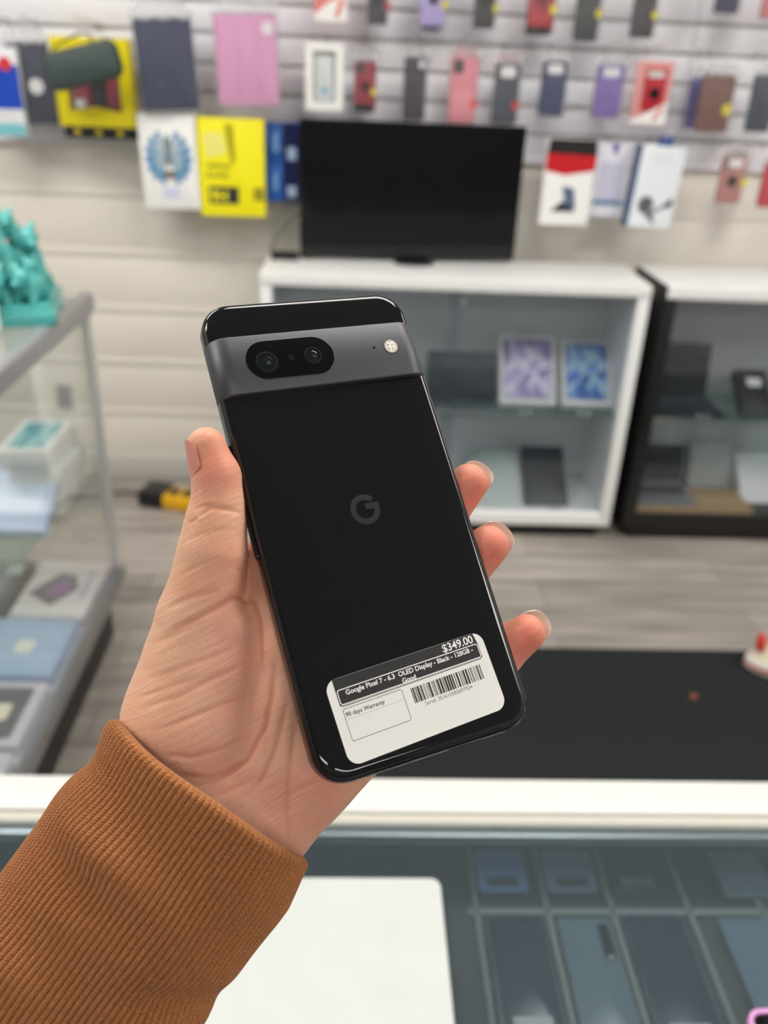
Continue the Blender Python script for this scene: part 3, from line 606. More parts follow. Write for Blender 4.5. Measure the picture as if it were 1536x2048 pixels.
# shoe at the photo edge
p = at_z(1488, 1330, .0)
t = thing('sneaker', 'cream sneaker with a red heel patch on the black floor mat', 'shoe', T(1.185, 1.79, .012) @ RZ(rad(-14)) @ Matrix.Scale(1.22, 4))
def foot_ring(f, z, s=1):
    L = []
    for k in range(28):
        a = 2*PI*k/28; x = math.cos(a); y = math.sin(a)
        L.append((x*.135*s+.045, y*(.047-.008*x*x+.006*(x < 0))*s, z))
    return L
obj('sole', MB().rings([foot_ring(0, 0, .94), foot_ring(0, .006, 1), foot_ring(0, .026, 1), foot_ring(0, .03, .97)]), mat('sole_white', (226, 222, 214), .5), t)
U = []
for i in range(9):
    f = i/8; z = .029+.085*f
    U.append([(math.cos(2*PI*k/28)*(.128-.05*f**1.3)+.045+.02*f*1.6*(1 if f > .3 else .6), math.sin(2*PI*k/28)*(.043-.008*f), z if math.cos(2*PI*k/28) > -.2 else z-.022*f) for k in range(28)])
obj('upper', MB().rings(U), mat('shoe_cream', (222, 212, 190), .7, bump=(300, .3, .003)), t)
obj('red_patch', MB().ball((-.066, .0, .066), .010, .022, .022), mat('shoe_red', (206, 60, 36), .6), t)
obj('sole_stripe', MB().rings([foot_ring(0, .012, 1.004), foot_ring(0, .018, 1.004)], False, False), mat('shoe_red', (206, 60, 36), .6), t)
# ------------------------------------------------------------------ tall glass showcase along the side
GX0, GX1, GY0, GY1 = -1.2, -.604, .78, 1.955
t = thing('glass_showcase', 'glass showcase counter with silver frame and black plinth, teal figurine on top', 'showcase', T(GX1, GY1, 0))
def S(x0, x1, y0, y1, z0, z1, e=0, mb=None): return (mb or MB()).box(x0-GX1, x1-GX1, y0-GY1, y1-GY1, z0, z1, e)
obj('plinth', S(GX0+.04, GX1-.035, GY0+.02, GY1-.03, 0, .165, .003), black_lam, t)
obj('deck', S(GX0, GX1-.004, GY0, GY1, .165, .2, .004), mat('deck_white', (214, 216, 220), .45), t)
obj('bottom_rail', S(GX1-.012, GX1+.006, GY0, GY1+.004, .166, .212, .004), silver, t)
rail = MB().plate(.036, .05, GY1-GY0+.012, .014, .002, T(-.012, -(GY1-GY0)/2+.006, .905) @ RX(rad(90)))
obj('top_rail', rail, mat('rail_grey', (186, 186, 190), .36, .6), t)
rb = MB().plate(.03, .046, GX1-GX0, .012, .002, T(-(GX1-GX0)/2, -.012, .905) @ RY(rad(90)))
obj('end_rail', rb, mat('rail_grey'), t)
for x, y in ((GX1-.012, GY1-.012), (GX0+.012, GY1-.012), (GX1-.012, GY0+.012), (GX0+.012, GY0+.012)):
    obj('corner_post', MB().plate(.022, .022, .70, .006, .001, T(x-GX1, y-GY1, .545)), mat('post_pale', (208, 208, 206), .3, .5), t)
obj('front_glass', S(GX1-.012, GX1-.007, GY0+.024, GY1-.024, .205, .885), glass_mat('showcase_glass', (253, 254, 253), .03, hazecol=(225, 230, 228)), t)
obj('end_glass', S(GX0+.024, GX1-.024, GY1-.012, GY1-.007, .205, .885), glass_mat('showcase_glass'), t)
obj('top_glass', S(GX0+.02, GX1-.03, GY0+.02, GY1-.02, .917, .925), glass_mat('top_glass', (253, 254, 253), .05), t)
obj('glass_shelf', S(GX0+.03, GX1-.09, GY0+.03, GY1-.03, .44, .447), glass_mat('shelf_glass'), t)
obj('back_panel', S(GX0-.004, GX0+.006, GY0, GY1, .2, .9), mat('showcase_back', (196, 200, 200), .5), t)

# teal figurine of piled animals on a slab, on the showcase top
teal = mat('teal_glaze', (92, 196, 190), .22, coat=.5, noise=(22, (52, 150, 150)))
tp = Matrix.Translation((-.70, 1.775, .926)) @ RZ(rad(14))
t = thing('figurine', 'turquoise glazed figurine of small animals climbing on a slab, on the glass showcase', 'figurine', tp)
obj('slab_base', MB().plate(.17, .24, .03, .012, .006, T(0, 0, .015)).plate(.15, .22, .012, .01, .004, T(0, 0, .034)), teal, t)
def beast(x, y, z, s, a):
    M = T(x, y, z) @ RZ(a) @ Matrix.Scale(s, 4); g = MB()
    g.ball((0, 0, .03), .026, .034, .03, M=M); g.ball((0, -.03, .052), .021, .02, .021, M=M); g.ball((0, -.05, .045), .01, .012, .009, M=M)
    for q in (-1, 1):
        g.tube([(q*.012, -.026, .068), (q*.018, -.022, .082)], [.008, .002], 8, M=M)
        g.tube([(q*.016, -.018, .03), (q*.02, -.028, .0)], [.011, .009], 8, M=M); g.tube([(q*.016, .02, .025), (q*.02, .024, .0)], [.012, .01], 8, M=M)
    g.tube([(0, .032, .03), (0, .045, .045), (0, .042, .06)], [.006, .005, .002], 8, M=M)
    return g
for i, (x, y, z, s, a) in enumerate(((-.03, -.07, .04, 1.0, .3), (.04, -.06, .04, .95, -.5), (-.04, .02, .04, 1.05, .9), (.04, .03, .04, 1.05, -.2), (0, .08, .04, 1.05, .1), (-.01, -.02, .085, 1.0, -.3), (.02, .05, .09, 1.1, .5), (0, .03, .145, .8, .1))):
    obj('animal', beast(x, y, z, s, a), teal, t, angle=60)
t = thing('gadget', 'white rounded gadget on the glass showcase in front of the turquoise figurine', 'gadget', T(-.715, 1.625, .926) @ RZ(.4))
obj('gadget_body', MB().plate(.07, .06, .065, .016, .012, T(0, 0, .033)), paper_white, t)
obj('dark_opening', MB().disc(.014, .002, T(.0352, 0, .04) @ RY(rad(90))), black_plastic, t)

# goods inside the showcase
SZ = .448
iph = swirl_mat('aqua_swirl', [(.3, (30, 60, 120)), (.45, (70, 180, 190)), (.55, (190, 235, 235)), (.68, (60, 110, 180))])
first = None
names = ['lowest', 'second', 'third', 'fourth', 'topmost']
for k in range(5):
    lab = 'white phone box, %s in the stack on the showcase glass shelf' % names[k]
    M = T(-.738+.008*((k*7) % 3-1), 1.94-.02*k+.012*(k % 2), SZ+.034*k) @ RZ(rad((k*37) % 9-4)) @ Matrix.Identity(4)
    if first is None:
        first = thing('phone_box', lab, 'phone box', M, 'white phone boxes in the showcase')
        obj('box_body', MB().plate(.115, .19, .033, .002, .001, T(0, 0, .0165)), paper_white, first)
        obj('screen_picture', MB().plate(.085, .155, .0006, .006, 0, T(0, 0, .0333)), iph, first)
        obj('lid_seam', MB().frame(.1156, .1906, .003, .001, .002, z0=.02), mat('line_grey', (180, 184, 186), .5), first)
    else: dup(first, M, lab)
first2 = None
for k, (x, y, lab) in enumerate(((-.93, 1.86, 'lower white phone box beside the tall stack'), (-.93, 1.85, 'upper white phone box beside the tall stack'))):
    dup(first, T(x, y, SZ+.034*k) @ RZ(.1*k), lab+' in the showcase')
t = thing('tablet_box', 'pale blue box leaning in front of the white phone box stack', 'box', T(-.725, 1.70, SZ) @ FRONT @ RX(rad(-58)))
obj('box_body', MB().plate(.15, .2, .03, .003, .001, T(-.04, .1, -.015)), mat('box_skyblue', (186, 204, 236), .4), t)
obj('box_sheen', MB().plate(.11, .13, .0006, .006, 0, T(-.04, .11, .0003)), mat('box_skypale', (206, 220, 244), .35), t)
DK = .2
def deck_box(label, quad, h, col, edge=None, prints=(), name='tablet_box'):
    (x0, y0), (x1, y1), rz = quad
    t = thing(name, label, 'box', T((x0+x1)/2, (y0+y1)/2, DK) @ RZ(rz)); w_, d = x1-x0, y1-y0
    obj('box_body', MB().plate(w_, d, h, .004, .0015, T(0, 0, h/2)), mat('deck_%d_%d_%d' % col, col, .45), t)
    if edge: obj('box_edge_band', MB().frame(w_+.001, d+.001, .004, h*.4, .004, z0=h*.1), mat('deck_%d_%d_%d' % edge, edge, .45), t)
    for pi, (nm, fx, fy, fw, fh, c, r) in enumerate(prints):
        obj(nm, MB().plate(w_*fw, d*fh, .0006, r, 0, T(w_*fx, d*fy, h+.0003+.0008*pi)), mat('print_%d_%d_%d' % c, c, .4), t)
    return t, w_, d
t, w_, d = deck_box('white tablet box with grey and purple picture at the showcase corner', ((-.80, 1.68), (-.625, 1.93), 0), .03, (232, 226, 230), (150, 110, 160), (('lilac_text', .34, .05, .1, .5, (196, 190, 214), .002),))
obj('picture_tablet', MB().poly([(-w_*.42, -d*.12), (-w_*.02, -d*.34), (w_*.24, -d*.02), (w_*.12, d*.22), (-w_*.12, d*.26)], .0006, z0=.0305), mat('art_slate', (92, 92, 108), .4), t)
obj('picture_purple', MB().poly([(-w_*.2, -d*.12), (w_*.02, -d*.2), (w_*.14, 0), (0, d*.14), (-w_*.1, d*.02)], .0006, z0=.0312), mat('art_purple', (148, 96, 160), .4), t)
deck_box('light blue box with white rounded label on the showcase deck', ((-.83, 1.455), (-.63, 1.665), 0), .032, (156, 182, 220), (130, 160, 214), (('inner_panel', 0, 0, .84, .84, (164, 190, 226), .01), ('white_label', .06, -.02, .2, .22, (240, 238, 232), .012)))
deck_box('dark grey box with lilac rim and cream label on the showcase deck', ((-.83, 1.245), (-.625, 1.435), 0), .03, (200, 196, 214), None, (('dark_panel', -.03, 0, .84, .8, (74, 80, 92), .008), ('cream_label', .16, .0, .2, .26, (236, 226, 208), .008)))
deck_box('plain dark box with lilac rim, nearest on the showcase deck', ((-.83, 1.03), (-.625, 1.225), 0), .03, (200, 198, 212), None, (('dark_panel', -.03, 0, .84, .8, (62, 70, 80), .008),))
t, w_, d = deck_box('dark box with purple picture beside the corner tablet box', ((-1.0, 1.69), (-.82, 1.93), 0), .03, (70, 70, 78), None, (('purple_picture', .1, -.1, .5, .5, (110, 80, 130), .01), ('white_label', .3, .3, .2, .2, (236, 236, 238), .006)))
t = thing('switch_plate', 'small dark grey switch plate seen through the showcase end glass', 'switch plate', Matrix.Translation(at_y(130, 792, YB)) @ FRONT)
obj('plate', MB().plate(.05, .085, .012, .004, .002, T(0, 0, .006)), mat('switch_grey', (92, 98, 104), .5), t)
obj('switch_button', MB().plate(.018, .034, .004, .002, .001, T(0, 0, .013)), mat('switch_dark', (70, 74, 80), .5), t)

# ------------------------------------------------------------------ near counter
HC = .70
t = thing('glass_counter', 'glass-topped sales counter with white far rim and dark tray of phones', 'counter', T(0, .70, 0))
def K(x0, x1, y0, y1, z0, z1, e=0): return MB().box(x0, x1, y0-.70, y1-.70, z0, z1, e)
X0, X1 = -1.25, 1.5
obj('white_rim', K(X0, X1, .653, .703, HC-.035, HC, .006), mat('rim_white', (212, 213, 209), .4), t)
obj('rim_step', K(X0, X1, .640, .655, HC-.035, HC-.006, .002), mat('rim_cream', (196, 192, 180), .4), t)
obj('aluminium_rail', K(X0, X1, .628, .639, HC-.018, HC-.009, .002), silver, t)
obj('glass_top', K(X0, X1, -.35, .641, HC-.0085, HC-.002), glass_mat('counter_glass', (238, 242, 243), .06, hazecol=(150, 170, 180)), t)
TR = .612
obj('tray', K(X0, X1, -.35, .69, TR-.02, TR), mat('tray_dark', (44, 48, 49), .6), t)
obj('front_panel', K(X0, X1, .688, .70, .0, HC-.034), white_lam, t)
b = MB()
for x in (.142, .2185, .2885, .372, .452): b.box(x, x+.006, -.30-.70, .678-.70, TR, TR+.004, .001)
b.box(.135, .9, .592-.70, .600-.70, TR, TR+.004, .001)
obj('tray_dividers', b, mat('divider_grey', (112, 118, 116), .5), t)
obj('side_wall', K(X0, X0+.02, -.35, .69, .0, HC-.035), white_lam, t); obj('side_wall', K(X1-.02, X1, -.35, .69, 0, HC-.035), white_lam, t)
obj('body', K(X0+.02, X1-.02, -.33, .67, 0, TR-.02), black_lam, t)
def tray_phone(x0, x1, y0, y1, col, label, name='smartphone', cam_=None, lab=None, group='phones in the counter tray', labcol=(40, 46, 50)):
    w_, d = x1-x0, y1-y0
    t = thing(name, label, 'phone', T((x0+x1)/2, (y0+y1)/2, TR), group=group)
    obj('phone_body', MB().plate(w_, d, .008, .006, .002, T(0, 0, .004)), mat('tp_%d_%d_%d' % col, col, .2), t)
    obj('phone_frame', MB().frame(w_+.0008, d+.0008, .002, .005, .0064, z0=.0015), mat('tpf', (120, 126, 132), .3, .8), t)
    if cam_: obj('camera_bump', MB().plate(w_*.2, d*.28, .0016, .004, .0005, T(w_*.32, d*.3, .0086)), black_gloss, t)
    if lab: obj('paper_label', MB().plate(w_*.62, d*lab[1], .0004, .001, 0, T(0, d*lab[0], .0083)), mat('tl_%d' % labcol[0], labcol, .5), t)
tray_phone(.150, .205, .617, .672, (96, 122, 172), 'folded blue phone in the far row of the counter tray', 'folding_phone', lab=(-.28, .2))
tray_phone(.226, .282, .617, .672, (96, 116, 136), 'folded grey-blue phone in the far row of the counter tray', 'folding_phone', lab=(-.28, .2))
tray_phone(.298, .356, .617, .672, (48, 52, 62), 'folded black phone in the far row of the counter tray', 'folding_phone', lab=(-.28, .2), labcol=(86, 90, 96))
tray_phone(.420, .478, .612, .672, (98, 112, 124), 'folded slate phone at the far end of the counter tray', 'folding_phone')
tray_phone(.153, .213, .455, .586, (40, 44, 60), 'dark navy phone with grey label, next to the white counter mat', lab=(-.38, .14), labcol=(160, 164, 168), cam_=False)
tray_phone(.228, .284, .440, .586, (88, 106, 116), 'grey-blue phone with black camera bump and dark label in the counter tray', cam_=True, lab=(-.33, .06))
tray_phone(.299, .362, .440, .590, (42, 44, 62), 'dark indigo phone with silver label between counter tray dividers', lab=(-.36, .16), labcol=(150, 154, 158))
tray_phone(.400, .470, .430, .586, (92, 110, 126), 'large blue-grey phone in the counter tray behind the pink-cased phone')
tray_phone(-.40, -.33, .50, .64, (70, 78, 84), 'grey phone in the counter tray on the sleeve side of the hand')
tag(obj('counter_mat', MB().plate(.40, .34, .007, .01, .002, T(-.103, .395, HC+.0016)), mat('mat_white', (200, 205, 203), .5, noise=(30, (190, 196, 194)))), 'white rectangular counter mat with rounded corners lying on the glass counter', 'counter mat')
t = thing('smartphone', 'phone in a lilac pink case lying on the glass counter near the photo corner', 'phone', T(.386, .362, HC-.002) @ RZ(rad(3)))
obj('pink_case', MB().frame(.078, .142, .0035, .011, .013, z0=0).plate(.074, .138, .003, .011, 0, T(0, 0, .0015)), mat('case_lilac', (212, 150, 206), .4), t)
obj('phone_screen', MB().plate(.070, .134, .006, .01, .001, T(0, 0, .006)), black_gloss, t)
# ------------------------------------------------------------------ the black phone held in the hand
RP = np.array([[0.89989488, -0.27637754, 0.33734947], [-0.17069733, -0.93505189, -0.31070949], [0.40131238, 0.22202122, -0.88862531]])
TP = np.array([-0.0058, -0.000326, 0.26873])
def c2w(p): return EYE + RIGHT*float(p[0]) - UP*float(p[1]) + FWD*float(p[2])
def cdir(p): return (RIGHT*float(p[0]) - UP*float(p[1]) + FWD*float(p[2]))
PM = Matrix((cdir(RP[:, 0]), cdir(RP[:, 1]), cdir(RP[:, 2]))).transposed().to_4x4(); PM.translation = c2w(TP)
ph = thing('smartphone', 'black glass-backed phone with grey camera bar and white price sticker, held in the hand', 'phone', PM)
PW, PH_, PT, PR = .0732, .1556, .0087, .0100
glassb = mat('phone_back_glass', (18, 20, 23), .025, spec=.5)
framem = mat('phone_frame_metal', (18, 19, 21), .13, spec=.7)
def lay(ins, z): return [(x, y, z) for x, y in rrect(PW-2*ins, PH_-2*ins, PR-ins*.9, 12)]
fr = [(.0022, -.0087), (.0010, -.0084), (.0003, -.0077), (0, -.0066), (0, -.0034), (.0001, -.0026)]
obj('phone_frame', MB().rings([lay(*q) for q in fr]), framem, ph, angle=50)
gl = [(.0002, -.0026), (.0003, -.0020), (.0007, -.0012), (.0014, -.0006), (.0023, -.0002), (.0034, 0)]
obj('back_glass', MB().rings([lay(*q) for q in gl]), glassb, ph, angle=60)
# camera bar: profile across x swept along y
barm = mat('camera_bar_metal', (84, 84, 90), .46, .8, noise=(9000, (96, 96, 102), 1))
def barprof(g, y):
    hw, r, zt, zb = PW/2+.00012-g, .0066, .0021-g, -.0060
    L = [(-hw, zb)]
    for k in range(11):
        a = rad(180-9*k); L.append((-hw+r+r*math.cos(a), zt-r*.86+r*.86*math.sin(a)))
    for k in range(11):
        a = rad(90-9*k); L.append((hw-r+r*math.cos(a), zt-r*.86+r*.86*math.sin(a)))
    L.append((hw, zb))
    return [(x, y, z) for x, z in L]
y0, y1 = .0440, .0643
obj('camera_bar', MB().rings([barprof(.0006, y0), barprof(.0002, y0+.0002), barprof(0, y0+.0006), barprof(0, y1-.0006), barprof(.0002, y1-.0002), barprof(.0006, y1)]), barm, ph, angle=40)
cb = [o for o in kids(ph) if o.name.startswith('camera_bar')][0]
zb = .0021
pill = obj('camera_window', MB().plate(.0300, .0136, .0003, .0068, .0001, T(-.0112, .0547, zb+.0001), n=14), mat('camera_glass', (4, 4, 5), .05), cb)
def lens(x, y, r):
    o = MB(); o.lathe([(r, 0), (r, .00012), (r*.80, .00014), (r*.78, .0)], 32, T(x, y, zb+.00026))
    a = obj('lens_ring', o, mat('lens_ring', (22, 23, 25), .3, .2), cb)
    m = MB(); m.lathe([(r*.55, 0), (r*.45, .0001), (r*.3, .00016), (0.0001, .0002)], 28, T(x, y, zb+.00026))
    b = obj('lens_glass', m, mat('lens_coating', (26, 34, 34), .08, .4, spec=.8), cb)
    g = MB(); g.disc(r*.2, .00006, T(x+r*.12, y-r*.12, zb+.00044), n=16)
    obj('lens_glint', g, mat('lens_green', (86, 112, 92), .12, .7), cb)
lens(-.0196, .0540, .0037); lens(-.0036, .0546, .0031)
obj('sensor_dot', MB().disc(.0011, .00008, T(-.0112, .0546, zb+.00026), n=20), mat('sensor_grey', (30, 32, 38), .2, .3), cb)
fl = obj('flash', MB().disc(.0024, .00016, T(.0252, .0551, zb), n=28), mat('flash_pale', (226, 220, 204), .3, spec=.7), cb); 
q = MB()
for a in range(4): q.ball((.0252+.00095*math.cos(rad(45+90*a)), .0551+.00095*math.sin(rad(45+90*a)), zb+.0001), .0008, .0008, .0002, n=10)
obj('flash_facets', q, mat('flash_facet', (240, 236, 224), .12, .3), cb)
obj('flash_ring', MB().lathe([(.0026, 0), (.0026, .0001), (.00235, .0001), (.00235, 0)], 28, T(.0252, .0551, zb)), mat('ring_grey', (120, 120, 122), .3, .8), cb)
obj('microphone_hole', MB().disc(.00042, .00008, T(.0189, .0553, zb), n=14), black_gloss, cb)
# round G mark
g = MB(); ro, ri, n = .0050, .0031, 40
arc = [rad(42+318*k/n) for k in range(n+1)]
g.rings([[(ro*math.cos(a), ro*math.sin(a), .00001) for a in arc]+[(ri*math.cos(a), ri*math.sin(a), .00001) for a in reversed(arc)],
         [(ro*math.cos(a), ro*math.sin(a), .00004) for a in arc]+[(ri*math.cos(a), ri*math.sin(a), .00004) for a in reversed(arc)]])
g.box(.0003, ro*.985, -.0001, .0019-.0001, .00001, .00004)
lg = obj('logo', MB(), mat('logo_grey', (43, 46, 48), .3), ph)
lg.data = obj('tmp_logo', g, mat('logo_grey'), None).data
bpy.data.objects.remove(bpy.data.objects['tmp_logo']); lg.matrix_local = T(0, .0006, 0)
for nm, ya, yb in (('power_button', .0147, .0302), ('volume_button', -.0079, .0104)):
    obj(nm, MB().plate(yb-ya, .0026, .0010, .0013, .0003, T(-PW/2-.0002, (ya+yb)/2, -.0043) @ RZ(rad(90)) @ RX(rad(90)), n=8), framem, ph)
obj('bottom_slot', MB().plate(.012, .0012, .0003, .0006, 0, T(.012, -PH_/2-.00005, -.0045) @ RX(rad(90))), black_plastic, ph)
# price sticker
st = obj('price_sticker', MB().plate(.0546, .0251, .00006, .0037, 0, n=10), mat('sticker_paper', (232, 232, 229), .6, bump=(2500, .12, .0004)), ph)
st.matrix_local = T(-.00025, -.05968, .00004) @ RZ(rad(3.04))
ink = mat('print_ink', (30, 30, 32), .55); wht = mat('print_white', (236, 236, 234), .6); inkp = mat('print_thin', (44, 40, 60), .6)
z1, z2, z3 = .00004, .00007, .00010
hd = obj('black_header', MB().poly([(-.0247, .0125), (-.0247, .0047), (-.0239, .0041), (.0243, .0041), (.0250, .0047), (.0250, .0088), (.0244, .0125)], .00001, z0=z1), ink, st)
obj('header_outline', MB().frame(.0492, .0046, .00030, .00001, .0009, T(.0002, .0069, 0), z0=z2), wht, st)
obj('header_rule', MB().plate(.0492, .00014, .00001, 0, 0, T(.0002, .0044, z2)), wht, st)
text('price', '$349.00', .00345, T(.0238, .0097, z2), wht, st, 'RIGHT', .018, .000005)
text('title', 'Google Pixel 7 - 6.3  OLED Display - Black - 128GB -', .00205, T(.0004, .0071, z2), wht, st, 'CENTER', .024, .000005)
text('title', 'Good', .00205, T(-.0012, .0049, z2), wht, st, 'CENTER', .024, .000005)
obj('warranty_box', MB().frame(.0197, .0096, .00016, .00001, .0007, T(-.0145, -.0013, 0), z0=z1), inkp, st)
text('warranty', '90 days Warranty', .00176, T(-.0239, .0011, z1), ink, st, 'LEFT', .014, .000005)
obj('grey_rule', MB().plate(.0186, .0001, .00001, 0, 0, T(-.0145, .0003, z1)), mat('rule_grey', (170, 170, 170), .6), st)
b = MB(); rnd = random.Random(7); x = -.0019
while x < .0229:
    wv = rnd.choice((.00018, .00018, .0003, .0005, .00065)); b.plate(wv, .0046, .00001, 0, 0, T(x+wv/2, .00042, z1)); x += wv+rnd.choice((.0002, .0002, .0003, .00045))
obj('barcode', b, ink, st)
text('serial', 'Serial: 351610585697924', .00166, T(.0096, -.0035, z1), mat('print_faint', (92, 92, 94), .6), st, 'CENTER', 0, .000005)

# ------------------------------------------------------------------ the hand (distance field turned into one continuous surface)
def pdepth(px, py, zo):                                             # depth in mm of the phone plane shifted zo mm along its normal
    d = np.array([(px-CX)/F_PX, (py-CY)/F_PX, 1]); n = RP[:, 2]; o = TP+n*zo*1e-3
    return float((n@o)/(n@d)*1000)
def P3(px, py, d): return np.array([(px-CX)/F_PX*d, (py-CY)/F_PX*d, d], dtype=np.float32)
def R_(px, d): return px*d/F_PX
def behind(px, py, r): d = pdepth(px, py, -8.7-r+.6); return (px, py, d, r*F_PX/d)
# joints: px, py, depth mm, radius px
thumb = [(413, 893, 258, 39), (433, 955, 258.5, 46), (436, 1008, 259, 49.5), (431, 1050, 259, 58), (425, 1105, 259, 66), (415, 1165, 260, 68)]
web = [(466, 1262, 259.5, 50), (458, 1340, 261, 62), (445, 1430, 265, 80)]
thenar = [(415, 1165, 260, 68), (404, 1235, 262, 84), (402, 1330, 265, 112), (392, 1430, 267, 138), (385, 1540, 268, 140)]
fingers = {
    'index': [(542, 1215, 267, 56), behind(548, 1122, 9.5), behind(640, 985, 8.4), behind(720, 900, 7.8), behind(770, 850, 7.2)],
    'middle': [behind(610, 1280, 10.5), behind(700, 1150, 9.2), behind(800, 1050, 8.8), (876, 1034, 295, 53), (937, 966, 293, 39)],
    'ring': [behind(680, 1370, 10.5), behind(760, 1280, 9.2), behind(850, 1190, 8.6), (915, 1150, 290, 53), (976, 1092, 288, 42)],
    'pinky': [behind(730, 1470, 10), behind(820, 1390, 8.6), behind(910, 1340, 8.2), (988, 1312, 283.5, 51), (1053, 1266, 281.5, 38)],
}
palm = [[(400, 1620, 266, 125), (500, 1350, 284, 90), (540, 1215, 276, 62)], [(440, 1620, 268, 115), (560, 1430, 283, 90), behind(610, 1280, 11)],
        [(480, 1630, 268, 105), (620, 1480, 276, 90), behind(680, 1370, 11)], [(520, 1630, 266, 97), (600, 1560, 267, 95), (652, 1508, 267, 92), behind(730, 1470, 11)],
        [(300, 1750, 266, 130), (400, 1600, 266, 130)], [(400, 1760, 266, 120), (500, 1640, 266, 112)], [(546, 1215, 264.5, 50), (560, 1300, 263, 58), (556, 1400, 263, 70), (530, 1500, 264, 86)], [(330, 1720, 266, 120), (430, 1760, 266, 120)]]
def sdf_chain(pts, ch, k):
    D = None
    for a, b in zip(ch[:-1], ch[1:]):
        A, B = P3(*a[:3]), P3(*b[:3]); ra, rb = R_(a[3], a[2]), R_(b[3], b[2]); ba = B-A
        t = np.clip(((pts-A)@ba)/(ba@ba), 0, 1).astype(np.float32)
        d = np.sqrt((((pts-A)-t[:, None]*ba)**2).sum(1))-(ra+(rb-ra)*t)
        D = d if D is None else smin(D, d, k)
    return D
def smin(a, b, k):
    h = np.maximum(k-np.abs(a-b), 0); return np.minimum(a, b)-h*h/(4*k)
def hand_sdf(pts):
    A = smin(smin(sdf_chain(pts, thumb, 3), sdf_chain(pts, thenar, 5), 4), sdf_chain(pts, web, 4), 4)
    B = None
    for c in palm:
        d = sdf_chain(pts, c, 5); B = d if B is None else smin(B, d, 9)
    for nm, c in fingers.items(): B = smin(B, sdf_chain(pts, c, 2.5), 4.5)
    D = smin(A, B, 2)
    # keep clear of the phone: rounded slab
    q = np.abs((pts*1e-3-TP)@RP - np.array([0, 0, -.00435])) - np.array([PW/2-.004, PH_/2-.004, .00435-.003])
    s = np.sqrt((np.maximum(q, 0)**2).sum(1)) + np.minimum(q.max(1), 0) - .0036
    return np.maximum(D, -(s*1e3-.1)).astype(np.float32)
def surface_nets(lo, hi, h, fn, ratio=4):
    H = h*ratio; n = np.ceil((np.array(hi)-lo)/H).astype(int)
    ax = [lo[i]+H*(np.arange(n[i])+.5)-h*.5 for i in range(3)]
    G = np.stack(np.meshgrid(*ax, indexing='ij'), -1).reshape(-1, 3).astype(np.float32)
    Fc = fn(G).reshape(n)
    F = np.repeat(np.repeat(np.repeat(Fc, ratio, 0), ratio, 1), ratio, 2)
    near = np.abs(Fc) < H*1.6
    idx = np.argwhere(near)
    off = np.stack(np.meshgrid(*[np.arange(ratio)]*3, indexing='ij'), -1).reshape(-1, 3)
    I = (idx[:, None, :]*ratio+off[None]).reshape(-1, 3)
    for s in range(0, len(I), 400000):
        J = I[s:s+400000]; F[J[:, 0], J[:, 1], J[:, 2]] = fn((np.array(lo)+J*h).astype(np.float32))
    S = F < 0; N = F.shape
    cor = [(i, j, k) for i in (0, 1) for j in (0, 1) for k in (0, 1)]
    sl = lambda c: tuple(slice(c[a], N[a]-1+c[a]) for a in range(3))
    cnt = sum(S[sl(c)].astype(np.int8) for c in cor); mask = (cnt > 0) & (cnt < 8)
    ids = -np.ones(mask.shape, np.int64); cells = np.argwhere(mask); ids[mask] = np.arange(len(cells))
    pos = np.zeros((len(cells), 3)); num = np.zeros(len(cells))
    for a in cor:
        for d in range(3):
            if a[d]: continue
            b = list(a); b[d] = 1
            fa = F[cells[:, 0]+a[0], cells[:, 1]+a[1], cells[:, 2]+a[2]]; fb = F[cells[:, 0]+b[0], cells[:, 1]+b[1], cells[:, 2]+b[2]]
            cr = (fa < 0) != (fb < 0); t = np.where(cr, fa/np.where(cr, fa-fb, 1), 0)
            p = np.array(a, float)[None].repeat(len(cells), 0); p[:, d] += t
            pos += np.where(cr[:, None], p, 0); num += cr
    V = np.array(lo)+h*(cells+pos/num[:, None])
    Q = []
    for d in range(3):
        e1, e2 = (d+1) % 3, (d+2) % 3
        A = [slice(1, N[i]-1) for i in range(3)]; B = list(A); A[d] = slice(0, N[d]-1); B[d] = slice(1, N[d])
        sa, sb = S[tuple(A)], S[tuple(B)]
        w = np.argwhere(sa != sb); base = w.copy(); base[:, e1] += 1; base[:, e2] += 1
        flip = sa[sa != sb]
        def cell(o1, o2):
            c = base.copy(); c[:, e1] -= o1; c[:, e2] -= o2; return ids[c[:, 0], c[:, 1], c[:, 2]]
        q = np.stack([cell(1, 1), cell(0, 1), cell(0, 0), cell(1, 0)], 1)
        q[~flip] = q[~flip][:, ::-1]; Q.append(q)
    Q = np.concatenate(Q); Q = Q[(Q >= 0).all(1)]
    return V, Q
V, Q = surface_nets(np.array([-92., -32., 238.]), np.array([58., 120., 312.]), .62, hand_sdf)
def relax(V, Q, it, f):
    for _ in range(it):
        acc = np.zeros_like(V); n = np.zeros(len(V))
        for a in range(4):
            for b in (1, 3):
                np.add.at(acc, Q[:, a], V[Q[:, (a+b) % 4]]); np.add.at(n, Q[:, a], 1)
        V = V*(1-f)+f*acc/n[:, None]
    return V
